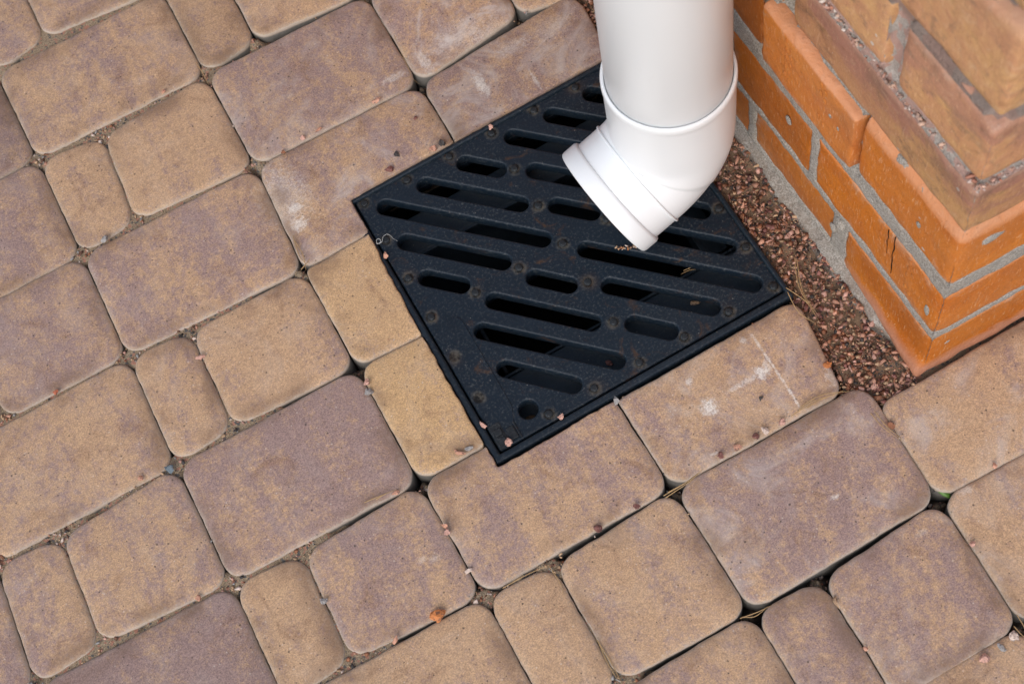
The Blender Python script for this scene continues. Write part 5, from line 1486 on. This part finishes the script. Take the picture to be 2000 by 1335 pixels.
# oval tool imprints on two bricks
def imprints(y0, y1, z0, z1, rows, cols_, x, seed):
    rg3 = random.Random(seed); bm = bmesh.new()
    for c in range(cols_):
        for r_ in range(rows):
            y = y0 + (y1 - y0) * (c + .5) / cols_ + rg3.uniform(-.0004, .0004); z = z0 + (z1 - z0) * (r_ + .5 + (c % 2) * .4) / rows
            q = bmesh.ops.create_uvsphere(bm, u_segments=10, v_segments=6, radius=1)
            for v in q['verts']: v.co = Vector((x + v.co.x * .00035, y + v.co.y * .0021, z + v.co.z * .0038))
    o = from_bm('imprint', bm, MT['brick'], wall); o.color = (.15, 1.0, 0, 1); o['kind'] = 'stuff'
    return o
imprints(.158, .170, .178, .236, 5, 2, -.0056, 1)
imprints(.205, .216, .178, .236, 5, 2, -.0056, 2)
imprints(.034, .046, .080, .134, 5, 2, -.0001, 3)
imprints(.070, .084, .080, .134, 5, 2, -.0001, 4)

# crack across one brick
for (ya, yb, za, zb_) in ((.0640, .0610, .143, .082), (.0725, .0700, .141, .104)):
    V = []; F = []
    for k in range(13):
        t = k / 12; y = ya + (yb - ya) * t + .0012 * noise.noise(Vector((t * 5, ya * 90, 2))); z = za + (zb_ - za) * t
        w = .00022 * math.sin(math.pi * min(1, t + .08)) + .0001
        V += [(-.0007, y - w, z), (.0016, y, z), (-.0007, y + w, z)]
    for k in range(12):
        F += [(k * 3, k * 3 + 3, k * 3 + 4, k * 3 + 1), (k * 3 + 1, k * 3 + 4, k * 3 + 5, k * 3 + 2)]
    from_py('crack', V, F, MT['basin'], wall)
# brick crumbs squeezed out of the bed joint over the fourth course
items = []
for k in range(230):
    left = rg.random() < .68
    t = rg.uniform(.001, .26 if left else .14); d = rg.uniform(.0012, .0040)
    r = rg.uniform(.0008, .0034)
    items.append(((d, t, rg.uniform(.3125, .3225)) if left else (t, d - SHEAR * t, rg.uniform(.3125, .3225))) + (r, rg.choice([(.40, .18, .12), (.46, .27, .21), (.50, .44, .40), (.46, .36, .32), (.34, .24, .20), (.50, .34, .26)])))
cr = stones('mortar_crumbs', items, wall); cr['kind'] = 'stuff'

# ------------------------------------------------------------------ loose chips
for k, (x, y, z, r, cn, lab) in enumerate(PEBBLES):
    cat = 'pebble' if ('pebble' in lab) else 'seed husk' if 'husk' in lab else 'stone chip'
    nm = {'pebble': 'pebble', 'seed husk': 'seed_husk', 'stone chip': 'stone_chip'}[cat]
    lone_stone(nm, x, y, z, r, cn, lab, cat, k)

# ------------------------------------------------------------------ needles, thread, leaf
def strand(name, lines, rad, mat, sub=8, hump=.0015):
    bm = bmesh.new()
    for ln in lines:
        P = [Vector(p) for p in ln]
        pts = []
        n = len(P)
        for i in range(n - 1):
            p0, p1, p2, p3 = P[max(i - 1, 0)], P[i], P[i + 1], P[min(i + 2, n - 1)]
            for s_ in range(sub):
                t = s_ / sub
                pts.append(.5 * ((2 * p1) + (-p0 + p2) * t + (2 * p0 - 5 * p1 + 4 * p2 - p3) * t * t + (-p0 + 3 * p1 - 3 * p2 + p3) * t ** 3))
        pts.append(P[-1])
        m_ = len(pts); rings = []
        h0 = random.uniform(0, hump)
        for i, p in enumerate(pts):
            d = (pts[min(i + 1, m_ - 1)] - pts[max(i - 1, 0)]).normalized()
            s_ = d.cross(Vector((0, 0, 1))).normalized(); u_ = s_.cross(d)
            rr = rad * (1 - .75 * (i / (m_ - 1)) ** 3)
            q = p + Vector((0, 0, h0 * math.sin(math.pi * i / (m_ - 1)) + rad))
            rings.append([bm.verts.new(q + (s_ * math.cos(a) + u_ * math.sin(a)) * rr) for a in (0, 1.2566, 2.5133, 3.7699, 5.0265)])
        for a, b_ in zip(rings, rings[1:]):
            for k_ in range(5):
                bm.faces.new((a[k_], a[(k_ + 1) % 5], b_[(k_ + 1) % 5], b_[k_]))
        bm.faces.new(rings[0][::-1]); bm.faces.new(rings[-1])
    c = sum((Vector(p) for ln in lines for p in ln), Vector()) / sum(len(l) for l in lines)
    for v in bm.verts: v.co -= c
    o = from_bm(name, bm, mat, None)
    o.location = c
    return o
for lab, lines in NEEDLES:
    fine = 'rootlet' in lab
    nm = 'rootlets' if fine else ('dry_grass' if ('straw' in lab or 'grass' in lab) else 'pine_needles')
    o = strand(nm, lines, .00022 if fine else .00042, MT['needle'])
    tag(o, lab, {'rootlets': 'rootlets', 'dry_grass': 'dry grass', 'pine_needles': 'pine needles'}[nm])
th = strand('plastic_thread', [THREAD], .00028, MT['thread'])
tag(th, 'looped whitish thread caught on the left edge of the drain grate', 'thread')

bm = bmesh.new()
pts = [(0, -.006), (.002, -.0035), (.0028, -.001), (.0022, .002), (.0006, .006), (-.0012, .003), (-.0016, 0), (-.001, -.003)]
vt = [bm.verts.new((x * 1.3, y * 1.2, .0015 * math.cos(y * 300) + x * .5)) for x, y in pts]; bm.faces.new(vt)
r_ = bmesh.ops.extrude_face_region(bm, geom=list(bm.faces))
for e in r_['geom']:
    if isinstance(e, bmesh.types.BMVert): e.co.z -= .0004
lf = from_bm('leaf', bm, MT['leaf'], None)
lf.location = (.5580, -.8330, -.0085); lf.rotation_euler = (.2, .1, .5)
tag(lf, 'small green leaf down in the gap between four pavers at lower right', 'leaf')
print('objects', len(bpy.data.objects), 'tris', sum(len(o.data.loop_triangles) if False else sum(len(p.vertices) - 2 for p in o.data.polygons) for o in bpy.data.objects if o.type == 'MESH'))
